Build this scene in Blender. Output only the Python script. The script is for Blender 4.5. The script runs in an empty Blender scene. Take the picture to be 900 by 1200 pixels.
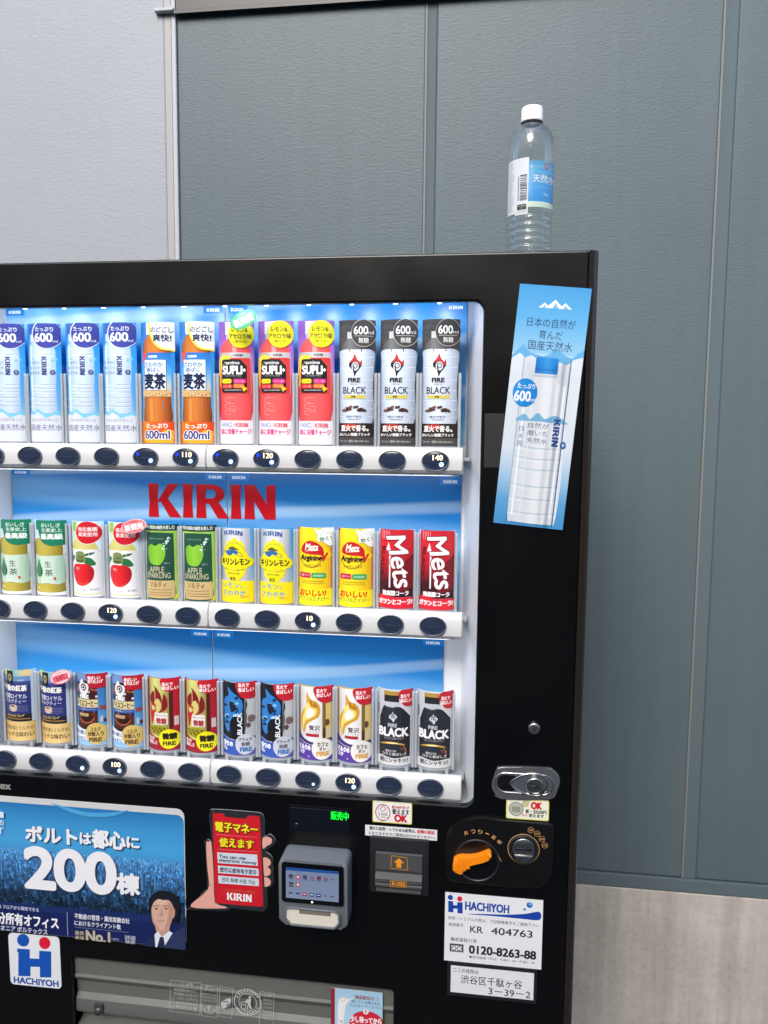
import bpy, bmesh, math, random
from mathutils import Vector
from mathutils.geometry import tessellate_polygon

random.seed(7)
R = math.radians
sc = bpy.context.scene
COL = sc.collection

# ------------------------------------------------------------------ camera
CAM_Z = 1.575
cam_d = bpy.data.cameras.new('camera')
cam = bpy.data.objects.new('camera', cam_d)
COL.objects.link(cam)
sc.camera = cam
cam_d.sensor_fit = 'VERTICAL'
cam_d.sensor_height = 36.0
cam_d.lens = 27.0
cam_d.clip_start = 0.02
cam_d.clip_end = 500
cam.location = (0, -1.1, CAM_Z)
cam.rotation_mode = 'XYZ'
cam.rotation_euler = (R(90 - 5.6), R(0), R(7.52))
from mathutils import Matrix
cam.rotation_euler = (Matrix.Rotation(R(7.52), 3, 'Z') @ Matrix.Rotation(R(90 - 5.6), 3, 'X') @ Matrix.Rotation(R(0.512), 3, 'Z')).to_euler()

# ------------------------------------------------------------------ light
SUN_EL, SUN_AZ = R(38), R(190)          # high soft light from behind the photographer
w = bpy.data.worlds.new('World')
sc.world = w
w.use_nodes = True
nt = w.node_tree
sky = nt.nodes.new('ShaderNodeTexSky')
sky.sky_type = 'NISHITA'
sky.sun_disc = False
sky.sun_elevation = SUN_EL
sky.sun_rotation = SUN_AZ
sky.air_density = 1.0
sky.dust_density = 2.0
sky.ozone_density = 1.0
bg = nt.nodes['Background']
bg.inputs[1].default_value = 0.15
nt.links.new(sky.outputs[0], bg.inputs[0])
sun_d = bpy.data.lights.new('sun', 'SUN')
sun_d.energy = 1.5
sun_d.angle = R(25)
sun_d.color = (1, 0.96, 0.9)
sun = bpy.data.objects.new('sun', sun_d)
COL.objects.link(sun)
sdir = Vector((math.sin(SUN_AZ) * math.cos(SUN_EL), math.cos(SUN_AZ) * math.cos(SUN_EL), math.sin(SUN_EL)))
sun.rotation_euler = sdir.to_track_quat('Z', 'Y').to_euler()
sun.location = sdir * 20

vs = sc.view_settings
sc.display_settings.display_device = 'sRGB'
vs.view_transform = 'Standard'
vs.look = 'None'
vs.exposure = 1.0
vs.gamma = 1.0
vs.use_curve_mapping = False
sc.cycles.max_bounces = 10
sc.cycles.transparent_max_bounces = 24
sc.cycles.transmission_bounces = 10
sc.cycles.caustics_reflective = False
sc.cycles.caustics_refractive = False
sc.cycles.use_denoising = True

# ------------------------------------------------------------------ helpers
def lin(c):
    return tuple(((v / 255) / 12.92 if v / 255 <= 0.04045 else ((v / 255 + 0.055) / 1.055) ** 2.4) for v in c)

def new_mat(name):
    m = bpy.data.materials.new(name)
    m.use_nodes = True
    return m, m.node_tree, m.node_tree.nodes['Principled BSDF']

def pmat(name, col, rough=0.5, metal=0.0, spec=0.5, emit=None, es=0.0, coat=0.0, vary=0.0, bump=0.0, bscale=200):
    m, t, b = new_mat(name)
    c = lin(col)
    b.inputs['Base Color'].default_value = (*c, 1)
    b.inputs['Roughness'].default_value = rough
    b.inputs['Metallic'].default_value = metal
    b.inputs['Specular IOR Level'].default_value = spec
    b.inputs['Coat Weight'].default_value = coat
    if emit:
        b.inputs['Emission Color'].default_value = (*lin(emit), 1)
        b.inputs['Emission Strength'].default_value = es
    if vary or bump:
        tc = t.nodes.new('ShaderNodeTexCoord')
        n = t.nodes.new('ShaderNodeTexNoise')
        n.inputs['Scale'].default_value = bscale
        n.inputs['Detail'].default_value = 5
        t.links.new(tc.outputs['Object'], n.inputs['Vector'])
        if vary:
            n2 = t.nodes.new('ShaderNodeTexNoise')
            n2.inputs['Scale'].default_value = 7
            n2.inputs['Detail'].default_value = 6
            t.links.new(tc.outputs['Object'], n2.inputs['Vector'])
            r = t.nodes.new('ShaderNodeMapRange')
            r.inputs['From Min'].default_value = 0.3
            r.inputs['From Max'].default_value = 0.7
            r.inputs['To Min'].default_value = max(0.02, rough - vary)
            r.inputs['To Max'].default_value = min(1, rough + vary)
            t.links.new(n2.outputs[0], r.inputs[0])
            t.links.new(r.outputs[0], b.inputs['Roughness'])
        if bump:
            bp = t.nodes.new('ShaderNodeBump')
            bp.inputs['Strength'].default_value = bump
            bp.inputs['Distance'].default_value = 0.001
            t.links.new(n.outputs[0], bp.inputs['Height'])
            t.links.new(bp.outputs[0], b.inputs['Normal'])
    return m

def print_mat(name, rough=0.42, spec=0.4, emit=0.0):
    m, t, b = new_mat(name)
    a = t.nodes.new('ShaderNodeAttribute')
    a.attribute_name = 'Col'
    t.links.new(a.outputs['Color'], b.inputs['Base Color'])
    b.inputs['Roughness'].default_value = rough
    b.inputs['Specular IOR Level'].default_value = spec
    if emit:
        t.links.new(a.outputs['Color'], b.inputs['Emission Color'])
        b.inputs['Emission Strength'].default_value = emit
    return m

def clear_mat(name, tint=(1, 1, 1), gloss=0.06, haze=0.0, rough=0.03, ior=1.45):
    m = bpy.data.materials.new(name)
    m.use_nodes = True
    t = m.node_tree
    t.nodes.remove(t.nodes['Principled BSDF'])
    out = t.nodes['Material Output']
    tr = t.nodes.new('ShaderNodeBsdfTransparent')
    tr.inputs[0].default_value = (*tint, 1)
    gl = t.nodes.new('ShaderNodeBsdfGlossy')
    gl.inputs['Roughness'].default_value = rough
    fr = t.nodes.new('ShaderNodeFresnel')
    fr.inputs['IOR'].default_value = ior
    mx = t.nodes.new('ShaderNodeMixShader')
    t.links.new(fr.outputs[0], mx.inputs[0])
    t.links.new(tr.outputs[0], mx.inputs[1])
    t.links.new(gl.outputs[0], mx.inputs[2])
    last = mx
    if haze:
        df = t.nodes.new('ShaderNodeBsdfDiffuse')
        df.inputs[0].default_value = (0.85, 0.9, 0.95, 1)
        m2 = t.nodes.new('ShaderNodeMixShader')
        m2.inputs[0].default_value = haze
        t.links.new(mx.outputs[0], m2.inputs[1])
        t.links.new(df.outputs[0], m2.inputs[2])
        last = m2
    t.links.new(last.outputs[0], out.inputs[0])
    return m

def link_mesh(name, verts, faces, mat, parent=None, smooth=False, fmats=None):
    me = bpy.data.meshes.new(name)
    me.from_pydata(verts, [], faces)
    mats = mat if isinstance(mat, (list, tuple)) else [mat]
    for m in mats:
        me.materials.append(m)
    if fmats:
        me.polygons.foreach_set('material_index', fmats)
    if smooth:
        me.polygons.foreach_set('use_smooth', [True] * len(me.polygons))
    me.update()
    o = bpy.data.objects.new(name, me)
    COL.objects.link(o)
    if parent:
        o.parent = parent
    return o

def empty(name, loc=(0, 0, 0), rz=0):
    o = bpy.data.objects.new(name, None)
    o.empty_display_size = 0.05
    o.location = loc
    o.rotation_euler = (0, 0, rz)
    COL.objects.link(o)
    return o

def tag(o, label=None, cat=None, group=None, kind=None):
    if label: o['label'] = label
    if cat: o['category'] = cat
    if group: o['group'] = group
    if kind: o['kind'] = kind
    return o

class MB:
    """collects shapes; build() links them as one mesh"""
    def __init__(s):
        s.bm = bmesh.new()
        s.mi = 0
    def _set(s, n0):
        s.bm.faces.ensure_lookup_table()
        for f in s.bm.faces[n0:]:
            f.material_index = s.mi
    def box(s, x0, y0, z0, x1, y1, z1, bev=0.0, seg=2):
        n0 = len(s.bm.faces)
        if bev <= 0:
            v = [s.bm.verts.new(p) for p in ((x0, y0, z0), (x1, y0, z0), (x1, y1, z0), (x0, y1, z0), (x0, y0, z1), (x1, y0, z1), (x1, y1, z1), (x0, y1, z1))]
            for q in ((0, 3, 2, 1), (4, 5, 6, 7), (0, 1, 5, 4), (1, 2, 6, 5), (2, 3, 7, 6), (3, 0, 4, 7)):
                s.bm.faces.new([v[i] for i in q])
        else:
            b2 = bmesh.new()
            bmesh.ops.create_cube(b2, size=1)
            for v in b2.verts:
                v.co = ((x0 + x1) / 2 + v.co.x * (x1 - x0), (y0 + y1) / 2 + v.co.y * (y1 - y0), (z0 + z1) / 2 + v.co.z * (z1 - z0))
            bmesh.ops.bevel(b2, geom=b2.edges[:] , offset=bev, segments=seg, profile=0.5, affect='EDGES')
            s._merge(b2)
        s._set(n0)
        return s
    def _merge(s, b2):
        mp = {v: s.bm.verts.new(v.co) for v in b2.verts}
        for f in b2.faces:
            nf = s.bm.faces.new([mp[v] for v in f.verts])
            nf.smooth = f.smooth
        b2.free()
    def prism_y(s, pts, y0, y1, bev=0.0, seg=2):
        """outline in x,z extruded along y (y0 is the front)"""
        n0 = len(s.bm.faces)
        b2 = bmesh.new()
        area = sum(pts[i][0] * pts[(i + 1) % len(pts)][1] - pts[(i + 1) % len(pts)][0] * pts[i][1] for i in range(len(pts)))
        if area < 0:
            pts = pts[::-1]
        a = [b2.verts.new((x, y0, z)) for x, z in pts]
        b = [b2.verts.new((x, y1, z)) for x, z in pts]
        n = len(pts)
        front = b2.faces.new(a)
        b2.faces.new(b[::-1])
        for i in range(n):
            b2.faces.new((a[(i + 1) % n], a[i], b[i], b[(i + 1) % n]))
        if bev > 0:
            bmesh.ops.bevel(b2, geom=list(front.edges), offset=bev, segments=seg, profile=0.5, affect='EDGES')
        bmesh.ops.recalc_face_normals(b2, faces=b2.faces)
        s._merge(b2)
        s._set(n0)
        return s
    def prism_x(s, pts, x0, x1):
        """outline in y,z extruded along x"""
        n0 = len(s.bm.faces)
        b2 = bmesh.new()
        a = [b2.verts.new((x0, y, z)) for y, z in pts]
        b = [b2.verts.new((x1, y, z)) for y, z in pts]
        n = len(pts)
        b2.faces.new(a); b2.faces.new(b[::-1])
        for i in range(n):
            b2.faces.new((a[(i + 1) % n], a[i], b[i], b[(i + 1) % n]))
        bmesh.ops.recalc_face_normals(b2, faces=b2.faces)
        s._merge(b2)
        s._set(n0)
        return s
    def lathe(s, prof, cx=0, cy=0, axis='z', n=48, sx=1.0, sz=1.0, cap=False, smooth=True):
        """prof: (r, h). axis 'z' upright at cx,cy; axis 'y' turned towards the viewer (h is y), centre cx,cz"""
        n0 = len(s.bm.faces)
        rings = []
        for r, h in prof:
            ring = []
            for i in range(n):
                a = 2 * math.pi * i / n
                if axis == 'z':
                    ring.append(s.bm.verts.new((cx + r * math.cos(a), cy + r * math.sin(a), h)))
                else:
                    ring.append(s.bm.verts.new((cx + sx * r * math.cos(a), h, cy + sz * r * math.sin(a))))
            rings.append(ring)
        for k in range(len(rings) - 1):
            for i in range(n):
                f = s.bm.faces.new((rings[k][i], rings[k][(i + 1) % n], rings[k + 1][(i + 1) % n], rings[k + 1][i]))
                f.smooth = smooth
        if cap:
            s.bm.faces.new(rings[0][::-1]); s.bm.faces.new(rings[-1])
        s._set(n0)
        return s
    def build(s, name, mat, parent=None, recalc=True, shade=None):
        if recalc:
            bmesh.ops.recalc_face_normals(s.bm, faces=s.bm.faces)
        me = bpy.data.meshes.new(name)
        s.bm.to_mesh(me)
        s.bm.free()
        for m in (mat if isinstance(mat, (list, tuple)) else [mat]):
            me.materials.append(m)
        if shade is not None:
            me.polygons.foreach_set('use_smooth', [True] * len(me.polygons))
            me.set_sharp_from_angle(angle=R(shade))
        o = bpy.data.objects.new(name, me)
        COL.objects.link(o)
        if parent:
            o.parent = parent
        return o

def rrect(x0, z0, x1, z1, r, n=6):
    pts = []
    for cx, cz, a0 in ((x1 - r, z1 - r, 0), (x0 + r, z1 - r, 90), (x0 + r, z0 + r, 180), (x1 - r, z0 + r, 270)):
        for i in range(n + 1):
            a = R(a0 + 90 * i / n)
            pts.append((cx + r * math.cos(a), cz + r * math.sin(a)))
    return pts

def spline(pts, n=6, closed=True):
    out = []
    m = len(pts)
    for i in range(m if closed else m - 1):
        p0, p1, p2, p3 = (pts[(i + k) % m] if closed else pts[min(max(i + k, 0), m - 1)] for k in (-1, 0, 1, 2))
        for j in range(n):
            t = j / n
            out.append(tuple(0.5 * ((2 * p1[d]) + (-p0[d] + p2[d]) * t + (2 * p0[d] - 5 * p1[d] + 4 * p2[d] - p3[d]) * t * t + (-p0[d] + 3 * p1[d] - 3 * p2[d] + p3[d]) * t ** 3) for d in (0, 1)))
    if not closed:
        out.append(tuple(pts[-1]))
    return out

# ------------------------------------------------------------------ lettering
_tc = {}
_tcu = bpy.data.curves.new('lettering', 'FONT')
_tob = bpy.data.objects.new('lettering', _tcu)
COL.objects.link(_tob)
def glyphs(text):
    if text not in _tc:
        _tcu.body = text
        _tcu.resolution_u = 8 if len(text) <= 2 else 3
        bpy.context.view_layer.update()
        ev = _tob.evaluated_get(bpy.context.evaluated_depsgraph_get())
        me = ev.to_mesh()
        me.calc_loop_triangles()
        vs_ = [(v.co.x, v.co.y) for v in me.vertices]
        tris = [tuple(vs_[i] for i in t.vertices) for t in me.loop_triangles]
        ev.to_mesh_clear()
        xs = [p[0] for t in tris for p in t]; ys = [p[1] for t in tris for p in t]
        _tc[text] = (tris, (min(xs), min(ys), max(xs), max(ys)))
    return _tc[text]

def homography(src, dst):
    A = []; B = []
    for (x, y), (u, v) in zip(src, dst):
        A.append([x, y, 1, 0, 0, 0, -u * x, -u * y]); B.append(u)
        A.append([0, 0, 0, x, y, 1, -v * x, -v * y]); B.append(v)
    n = 8
    M = [A[i] + [B[i]] for i in range(n)]
    for i in range(n):
        p = max(range(i, n), key=lambda k: abs(M[k][i]))
        M[i], M[p] = M[p], M[i]
        for k in range(n):
            if k != i:
                f = M[k][i] / M[i][i]
                for j in range(i, n + 1):
                    M[k][j] -= f * M[i][j]
    h = [M[i][n] / M[i][i] for i in range(n)]
    def f(x, y):
        d = h[6] * x + h[7] * y + 1
        return ((h[0] * x + h[1] * y + h[2]) / d, (h[3] * x + h[4] * y + h[5]) / d)
    return f

def clip_half(poly, ax, val, keep_less):
    out = []
    n = len(poly)
    for i in range(n):
        a, b = poly[i], poly[(i + 1) % n]
        ina = (a[ax] <= val) if keep_less else (a[ax] >= val)
        inb = (b[ax] <= val) if keep_less else (b[ax] >= val)
        if ina:
            out.append(a)
        if ina != inb:
            t = (val - a[ax]) / (b[ax] - a[ax])
            out.append((a[0] + t * (b[0] - a[0]), a[1] + t * (b[1] - a[1])))
    return out

LAYER = 1.0e-5
class Art:
    """a printed sheet: flat coloured shapes, sizes in mm, origin at the middle of the lower edge"""
    def __init__(s, W, H, quad=None, outline=None):
        s.W, s.H = W, H
        s.items = []            # (polygon mm, colour, level)
        s.lv = 0
        s.bounds = (-W / 2, 0, W / 2, H)
        s.outline = outline
        if quad:
            if len(quad) == 2:
                (xl, yt), (xr, yb) = quad
                quad = ((xl, yt), (xr, yt), (xr, yb), (xl, yb))
            s.M = homography(quad, ((-W / 2, H), (W / 2, H), (W / 2, 0), (-W / 2, 0)))
        else:
            s.M = lambda x, y: (x, y)
    def _col(s, c, pts):
        if isinstance(c[0], str):
            k = 1 if c[0] == 'v' else 0
            v = [p[k] for p in pts]
            lo, hi = min(v), max(v)
            stops = [lin(q) for q in c[1:]]
            if k == 1:
                stops = stops[::-1]
            m = len(stops) - 1
            def f(p):
                t = min(1, max(0, (p[k] - lo) / max(1e-9, hi - lo))) * m
                i = min(m - 1, int(t))
                return tuple(stops[i][d] + (stops[i + 1][d] - stops[i][d]) * (t - i) for d in range(3))
            cuts = [lo + (hi - lo) * i / m for i in range(1, m)]
            return f, k, cuts
        cc = lin(c)
        return (lambda p: cc), 0, []
    def _put(s, tris, c, pts, lv):
        f, k, cuts = s._col(c, pts)
        for t in tris:
            ps = [list(t)]
            for cut in cuts:
                nx = []
                for q in ps:
                    for kl in (True, False):
                        r = clip_half(q, k, cut, kl)
                        if len(r) >= 3: nx.append(r)
                ps = nx
            for q in ps:
                s.items.append((q, f, lv))
    def poly(s, pts, c, mm=False, same=False):
        if not mm:
            pts = [s.M(*p) for p in pts]
        if not same: s.lv += 1
        v = [Vector((p[0], p[1], 0)) for p in pts]
        s._put([[pts[i] for i in t] for t in tessellate_polygon([v])], c, pts, s.lv)
        return s
    def rect(s, x0, y0, x1, y1, c, same=False, r=0):
        xm, ym = (x0 + x1) / 2, (y0 + y1) / 2
        a, b = s.M(x0, ym)[0], s.M(x1, ym)[0]
        t, u = s.M(xm, y0)[1], s.M(xm, y1)[1]
        if r:
            return s.poly(rrect(min(a, b), min(t, u), max(a, b), max(t, u), r, 5), c, mm=True, same=same)
        return s.poly([(a, u), (b, u), (b, t), (a, t)], c, mm=True, same=same)
    def ell(s, cx, cy, rx, c, ry=None, n=36, same=False):
        X, Y = s.M(cx, cy)
        rr = abs(s.M(cx + rx, cy)[0] - X)
        r2 = abs(s.M(cx, cy + ry)[1] - Y) if ry else rr
        return s.poly([(X + rr * math.cos(2 * math.pi * i / n), Y + r2 * math.sin(2 * math.pi * i / n)) for i in range(n)], c, mm=True, same=same)
    def ring(s, cx, cy, rx, wd, c, ry=None, n=40, a0=0, a1=360):
        X, Y = s.M(cx, cy)
        rr = abs(s.M(cx + rx, cy)[0] - X)
        r2 = abs(s.M(cx, cy + ry)[1] - Y) if ry else rr
        s.lv += 1
        tr = []
        pts = []
        for i in range(n):
            q = []
            for j in (i, i + 1):
                a = R(a0 + (a1 - a0) * j / n)
                q += [(X + rr * math.cos(a), Y + r2 * math.sin(a)), (X + (rr - wd) * math.cos(a), Y + (r2 - wd) * math.sin(a))]
            tr += [[q[0], q[1], q[3]], [q[0], q[3], q[2]]]
            pts += q
        s._put(tr, c, pts, s.lv)
        return s
    def line(s, pts, wd, c, closed=False, same=False):
        """stroke of wd mm"""
        P = [s.M(*p) for p in pts]
        if not same: s.lv += 1
        n = len(P)
        for i in range(n if closed else n - 1):
            a, b = P[i], P[(i + 1) % n]
            dx, dy = b[0] - a[0], b[1] - a[1]
            L = math.hypot(dx, dy) or 1
            e = wd * 0.25
            nx, ny = -dy / L * wd / 2, dx / L * wd / 2
            ex, ey = dx / L * e, dy / L * e
            q = [(a[0] + nx - ex, a[1] + ny - ey), (a[0] - nx - ex, a[1] - ny - ey), (b[0] - nx + ex, b[1] - ny + ey), (b[0] + nx + ex, b[1] + ny + ey)]
            s._put([[q[0], q[1], q[2]], [q[0], q[2], q[3]]], c, q, s.lv)
            if i % 2: s.lv += 1
        s.lv += 1
        return s
    def text(s, t, x0, x1, yc, h, c, bold=0.0, rot=0, skew=0.0, arc=0.0, font=None):
        """lettering fitted to the box x0..x1, height h, centred on yc"""
        if font:
            groups, (bx0, by0, bx1, by1) = font
        else:
            tris, (bx0, by0, bx1, by1) = glyphs(t)
            groups = [tris]
        xm = (x0 + x1) / 2
        if s.M.__name__ == '<lambda>':
            X0, X1, Y0, Y1 = x0, x1, yc - h / 2, yc + h / 2
        else:
            X0, X1 = s.M(x0, yc)[0], s.M(x1, yc)[0]
            Y0, Y1 = s.M(xm, yc + h / 2)[1], s.M(xm, yc - h / 2)[1]
        cx, cy = (X0 + X1) / 2, (Y0 + Y1) / 2
        bw, bh = bx1 - bx0, by1 - by0
        W, H = X1 - X0, Y1 - Y0
        quarter = abs(abs(rot) - 90) < 20
        if quarter: W, H = H, W
        kx, ky = W / bw, H / bh
        ca, sa = math.cos(R(rot)), math.sin(R(rot))
        b = bold * abs(ky)
        offs = [(0, 0)]
        if bold:
            nd = 4 if abs(b) < .7 else 10
            offs = [(b * math.cos(2 * math.pi * (k + .5) / nd) * (1.3 if nd == 4 else 1), b * math.sin(2 * math.pi * (k + .5) / nd)) for k in range(nd)] + [(0, 0)]
        for ox, oy, tris in [(ox, oy, g) for ox, oy in offs for g in groups]:
            s.lv += 1
            out = []
            for tr in tris:
                q = []
                for px, py in tr:
                    x = (px - bx0) * kx - W / 2 + ox
                    y = (py - by0) * ky - H / 2 + oy
                    x += skew * y
                    if arc: y += arc * (1 - (2 * x / W) ** 2)
                    q.append((cx + x * ca - y * sa, cy + x * sa + y * ca))
                out.append(q)
            s._put(out, c, [p for q in out for p in q], s.lv)
        return s
    def build(s, name, mat, parent, loc=(0, 0, 0), curve=None, thick=0.0, rot=(0, 0, 0), step=3.0, back=(240, 240, 240)):
        """curve = radius in mm: the sheet bulges towards -y as part of an upright cylinder"""
        V = []; F = []; C = []
        x0, y0, x1, y1 = s.bounds
        out = s.outline
        def pos(p, lv):
            h = lv * LAYER
            if curve:
                u = max(-curve * 0.999, min(curve * 0.999, p[0]))
                nx, ny = u / curve, -math.sqrt(1 - (u / curve) ** 2)
                rr = curve / 1000 + h
                return (nx * rr, ny * rr + curve / 1000 * math.sqrt(1 - (x1 / curve) ** 2), p[1] / 1000)
            return (p[0] / 1000, -h, p[1] / 1000)
        for q, f, lv in s.items:
            xs = [p[0] for p in q]; ys = [p[1] for p in q]
            if min(xs) < x0: q = clip_half(q, 0, x0, False)
            if q and max(xs) > x1: q = clip_half(q, 0, x1, True)
            if q and min(ys) < y0: q = clip_half(q, 1, y0, False)
            if q and max(ys) > y1: q = clip_half(q, 1, y1, True)
            if len(q) < 3: continue
            parts = [q]
            if curve:
                xs = [p[0] for p in q]
                a, b = math.floor(min(xs) / step), math.ceil(max(xs) / step)
                if b - a > 1:
                    parts = []
                    rest = q
                    for k in range(a + 1, b):
                        l = clip_half(rest, 0, k * step, True)
                        rest = clip_half(rest, 0, k * step, False)
                        if len(l) >= 3: parts.append(l)
                        if len(rest) < 3: break
                    if len(rest) >= 3: parts.append(rest)
            for pq in parts:
                ar = sum(pq[i][0] * pq[(i + 1) % len(pq)][1] - pq[(i + 1) % len(pq)][0] * pq[i][1] for i in range(len(pq)))
                if abs(ar) < 1e-7: continue
                if ar < 0: pq = pq[::-1]
                i0 = len(V)
                for p in pq:
                    V.append(pos(p, lv)); C.append((*f(p), 1))
                F.append(list(range(i0, i0 + len(pq))))
        if thick:
            # body of the sheet: sides and back behind the printed face
            o = out or [(x0, y0), (x1, y0), (x1, y1), (x0, y1)]
            if sum(o[i][0] * o[(i + 1) % len(o)][1] - o[(i + 1) % len(o)][0] * o[i][1] for i in range(len(o))) < 0:
                o = o[::-1]
            n = len(o)
            bc = (*lin(back), 1)
            for i in range(n):
                a, b = o[i], o[(i + 1) % n]
                i0 = len(V)
                V += [(a[0] / 1000, 0, a[1] / 1000), (a[0] / 1000, thick, a[1] / 1000), (b[0] / 1000, thick, b[1] / 1000), (b[0] / 1000, 0, b[1] / 1000)]
                C += [bc] * 4
                F.append([i0, i0 + 1, i0 + 2, i0 + 3])
        ob = link_mesh(name, V, F, mat, parent)
        ca = ob.data.color_attributes.new('Col', 'FLOAT_COLOR', 'POINT')
        ca.data.foreach_set('color', [x for c in C for x in c])
        ob.location = loc
        ob.rotation_euler = rot
        return ob

def _wordmark():
    """broad flared capitals of the red name on the display"""
    P = []
    st = 0.29
    def stem(x):
        P.append([(x - .015, 0), (x + st + .015, 0), (x + st - .015, .5), (x + st + .015, 1), (x - .015, 1), (x + .015, .5)])
    x = 0
    stem(x)
    P.append([(x + .25, .44), (x + .60, 1.0), (x + .93, 1.0), (x + .52, .48)])
    P.append([(x + .31, .545), (x + .52, .66), (x + 1.0, 0), (x + .64, 0)])
    x = 1.06; stem(x)
    x = 1.47; stem(x)
    n = 14
    cx, cy = x + .46, .715
    oa = [(x + .27, 1.0), (cx, 1.0)]; ia = [(x + .27, .845), (cx, .845)]
    for i in range(n + 1):
        a = R(90 - 180 * i / n)
        oa.append((cx + .40 * math.cos(a), cy + .285 * math.sin(a)))
        ia.append((cx + .13 * math.cos(a), cy + .13 * math.sin(a)))
    oa += [(x + .27, .43)]; ia += [(x + .27, .585)]
    for i in range(len(oa) - 1):
        P.append([oa[i], oa[i + 1], ia[i + 1], ia[i]])
    P.append([(x + .36, .47), (x + .66, .50), (x + 1.0, 0), (x + .65, 0)])
    x = 2.53; stem(x)
    x = 2.94; stem(x)
    P.append([(x, 1.0), (x + .32, 1.0), (x + .93, 0), (x + .60, 0)])
    P.append([(x + .64, 0), (x + .93, 0), (x + .915, .5), (x + .93, 1), (x + .64, 1), (x + .655, .5)])
    groups = []
    for p in P:
        v = [Vector((a, b, 0)) for a, b in p]
        groups.append([tuple(p[i] for i in t) for t in tessellate_polygon([v])])
    return (groups, (-.015, 0, 3.87, 1.0))
WORD = _wordmark()

# ------------------------------------------------------------------ materials
def stucco(name, col, col2, streak=1.0):
    m, t, b = new_mat(name)
    tc = t.nodes.new('ShaderNodeTexCoord')
    mp = t.nodes.new('ShaderNodeMapping')
    mp.inputs['Scale'].default_value = (0.42, 0.42, 1.0)
    t.links.new(tc.outputs['Object'], mp.inputs[0])
    n = t.nodes.new('ShaderNodeTexNoise')
    n.inputs['Scale'].default_value = 210
    n.inputs['Detail'].default_value = 4
    n.inputs['Distortion'].default_value = 0.6
    t.links.new(mp.outputs[0], n.inputs['Vector'])
    big = t.nodes.new('ShaderNodeTexNoise')
    big.inputs['Scale'].default_value = 3.5
    big.inputs['Detail'].default_value = 5
    t.links.new(tc.outputs['Object'], big.inputs['Vector'])
    mix = t.nodes.new('ShaderNodeMix'); mix.data_type = 'RGBA'
    mix.inputs[6].default_value = (*lin(col), 1)
    mix.inputs[7].default_value = (*lin(col2), 1)
    t.links.new(big.outputs[0], mix.inputs[0])
    # faint rain streaks and grime running down the panel
    mp2 = t.nodes.new('ShaderNodeMapping'); mp2.inputs['Scale'].default_value = (1, 1, .035)
    t.links.new(tc.outputs['Object'], mp2.inputs[0])
    st = t.nodes.new('ShaderNodeTexNoise'); st.inputs['Scale'].default_value = 26; st.inputs['Detail'].default_value = 6; st.inputs['Roughness'].default_value = .65
    t.links.new(mp2.outputs[0], st.inputs['Vector'])
    sr = t.nodes.new('ShaderNodeMapRange'); sr.inputs['From Min'].default_value = .35; sr.inputs['From Max'].default_value = .65
    sr.inputs['To Min'].default_value = 1 - .045 * streak; sr.inputs['To Max'].default_value = 1 + .02 * streak
    t.links.new(st.outputs[0], sr.inputs[0])
    sm = t.nodes.new('ShaderNodeVectorMath'); sm.operation = 'SCALE'
    t.links.new(mix.outputs[2], sm.inputs[0]); t.links.new(sr.outputs[0], sm.inputs['Scale'])
    t.links.new(sm.outputs[0], b.inputs['Base Color'])
    bp = t.nodes.new('ShaderNodeBump')
    bp.inputs['Strength'].default_value = 0.25
    bp.inputs['Distance'].default_value = 0.003
    t.links.new(n.outputs[0], bp.inputs['Height'])
    t.links.new(bp.outputs[0], b.inputs['Normal'])
    b.inputs['Roughness'].default_value = 0.45
    b.inputs['Specular IOR Level'].default_value = 0.3
    return m

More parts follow.
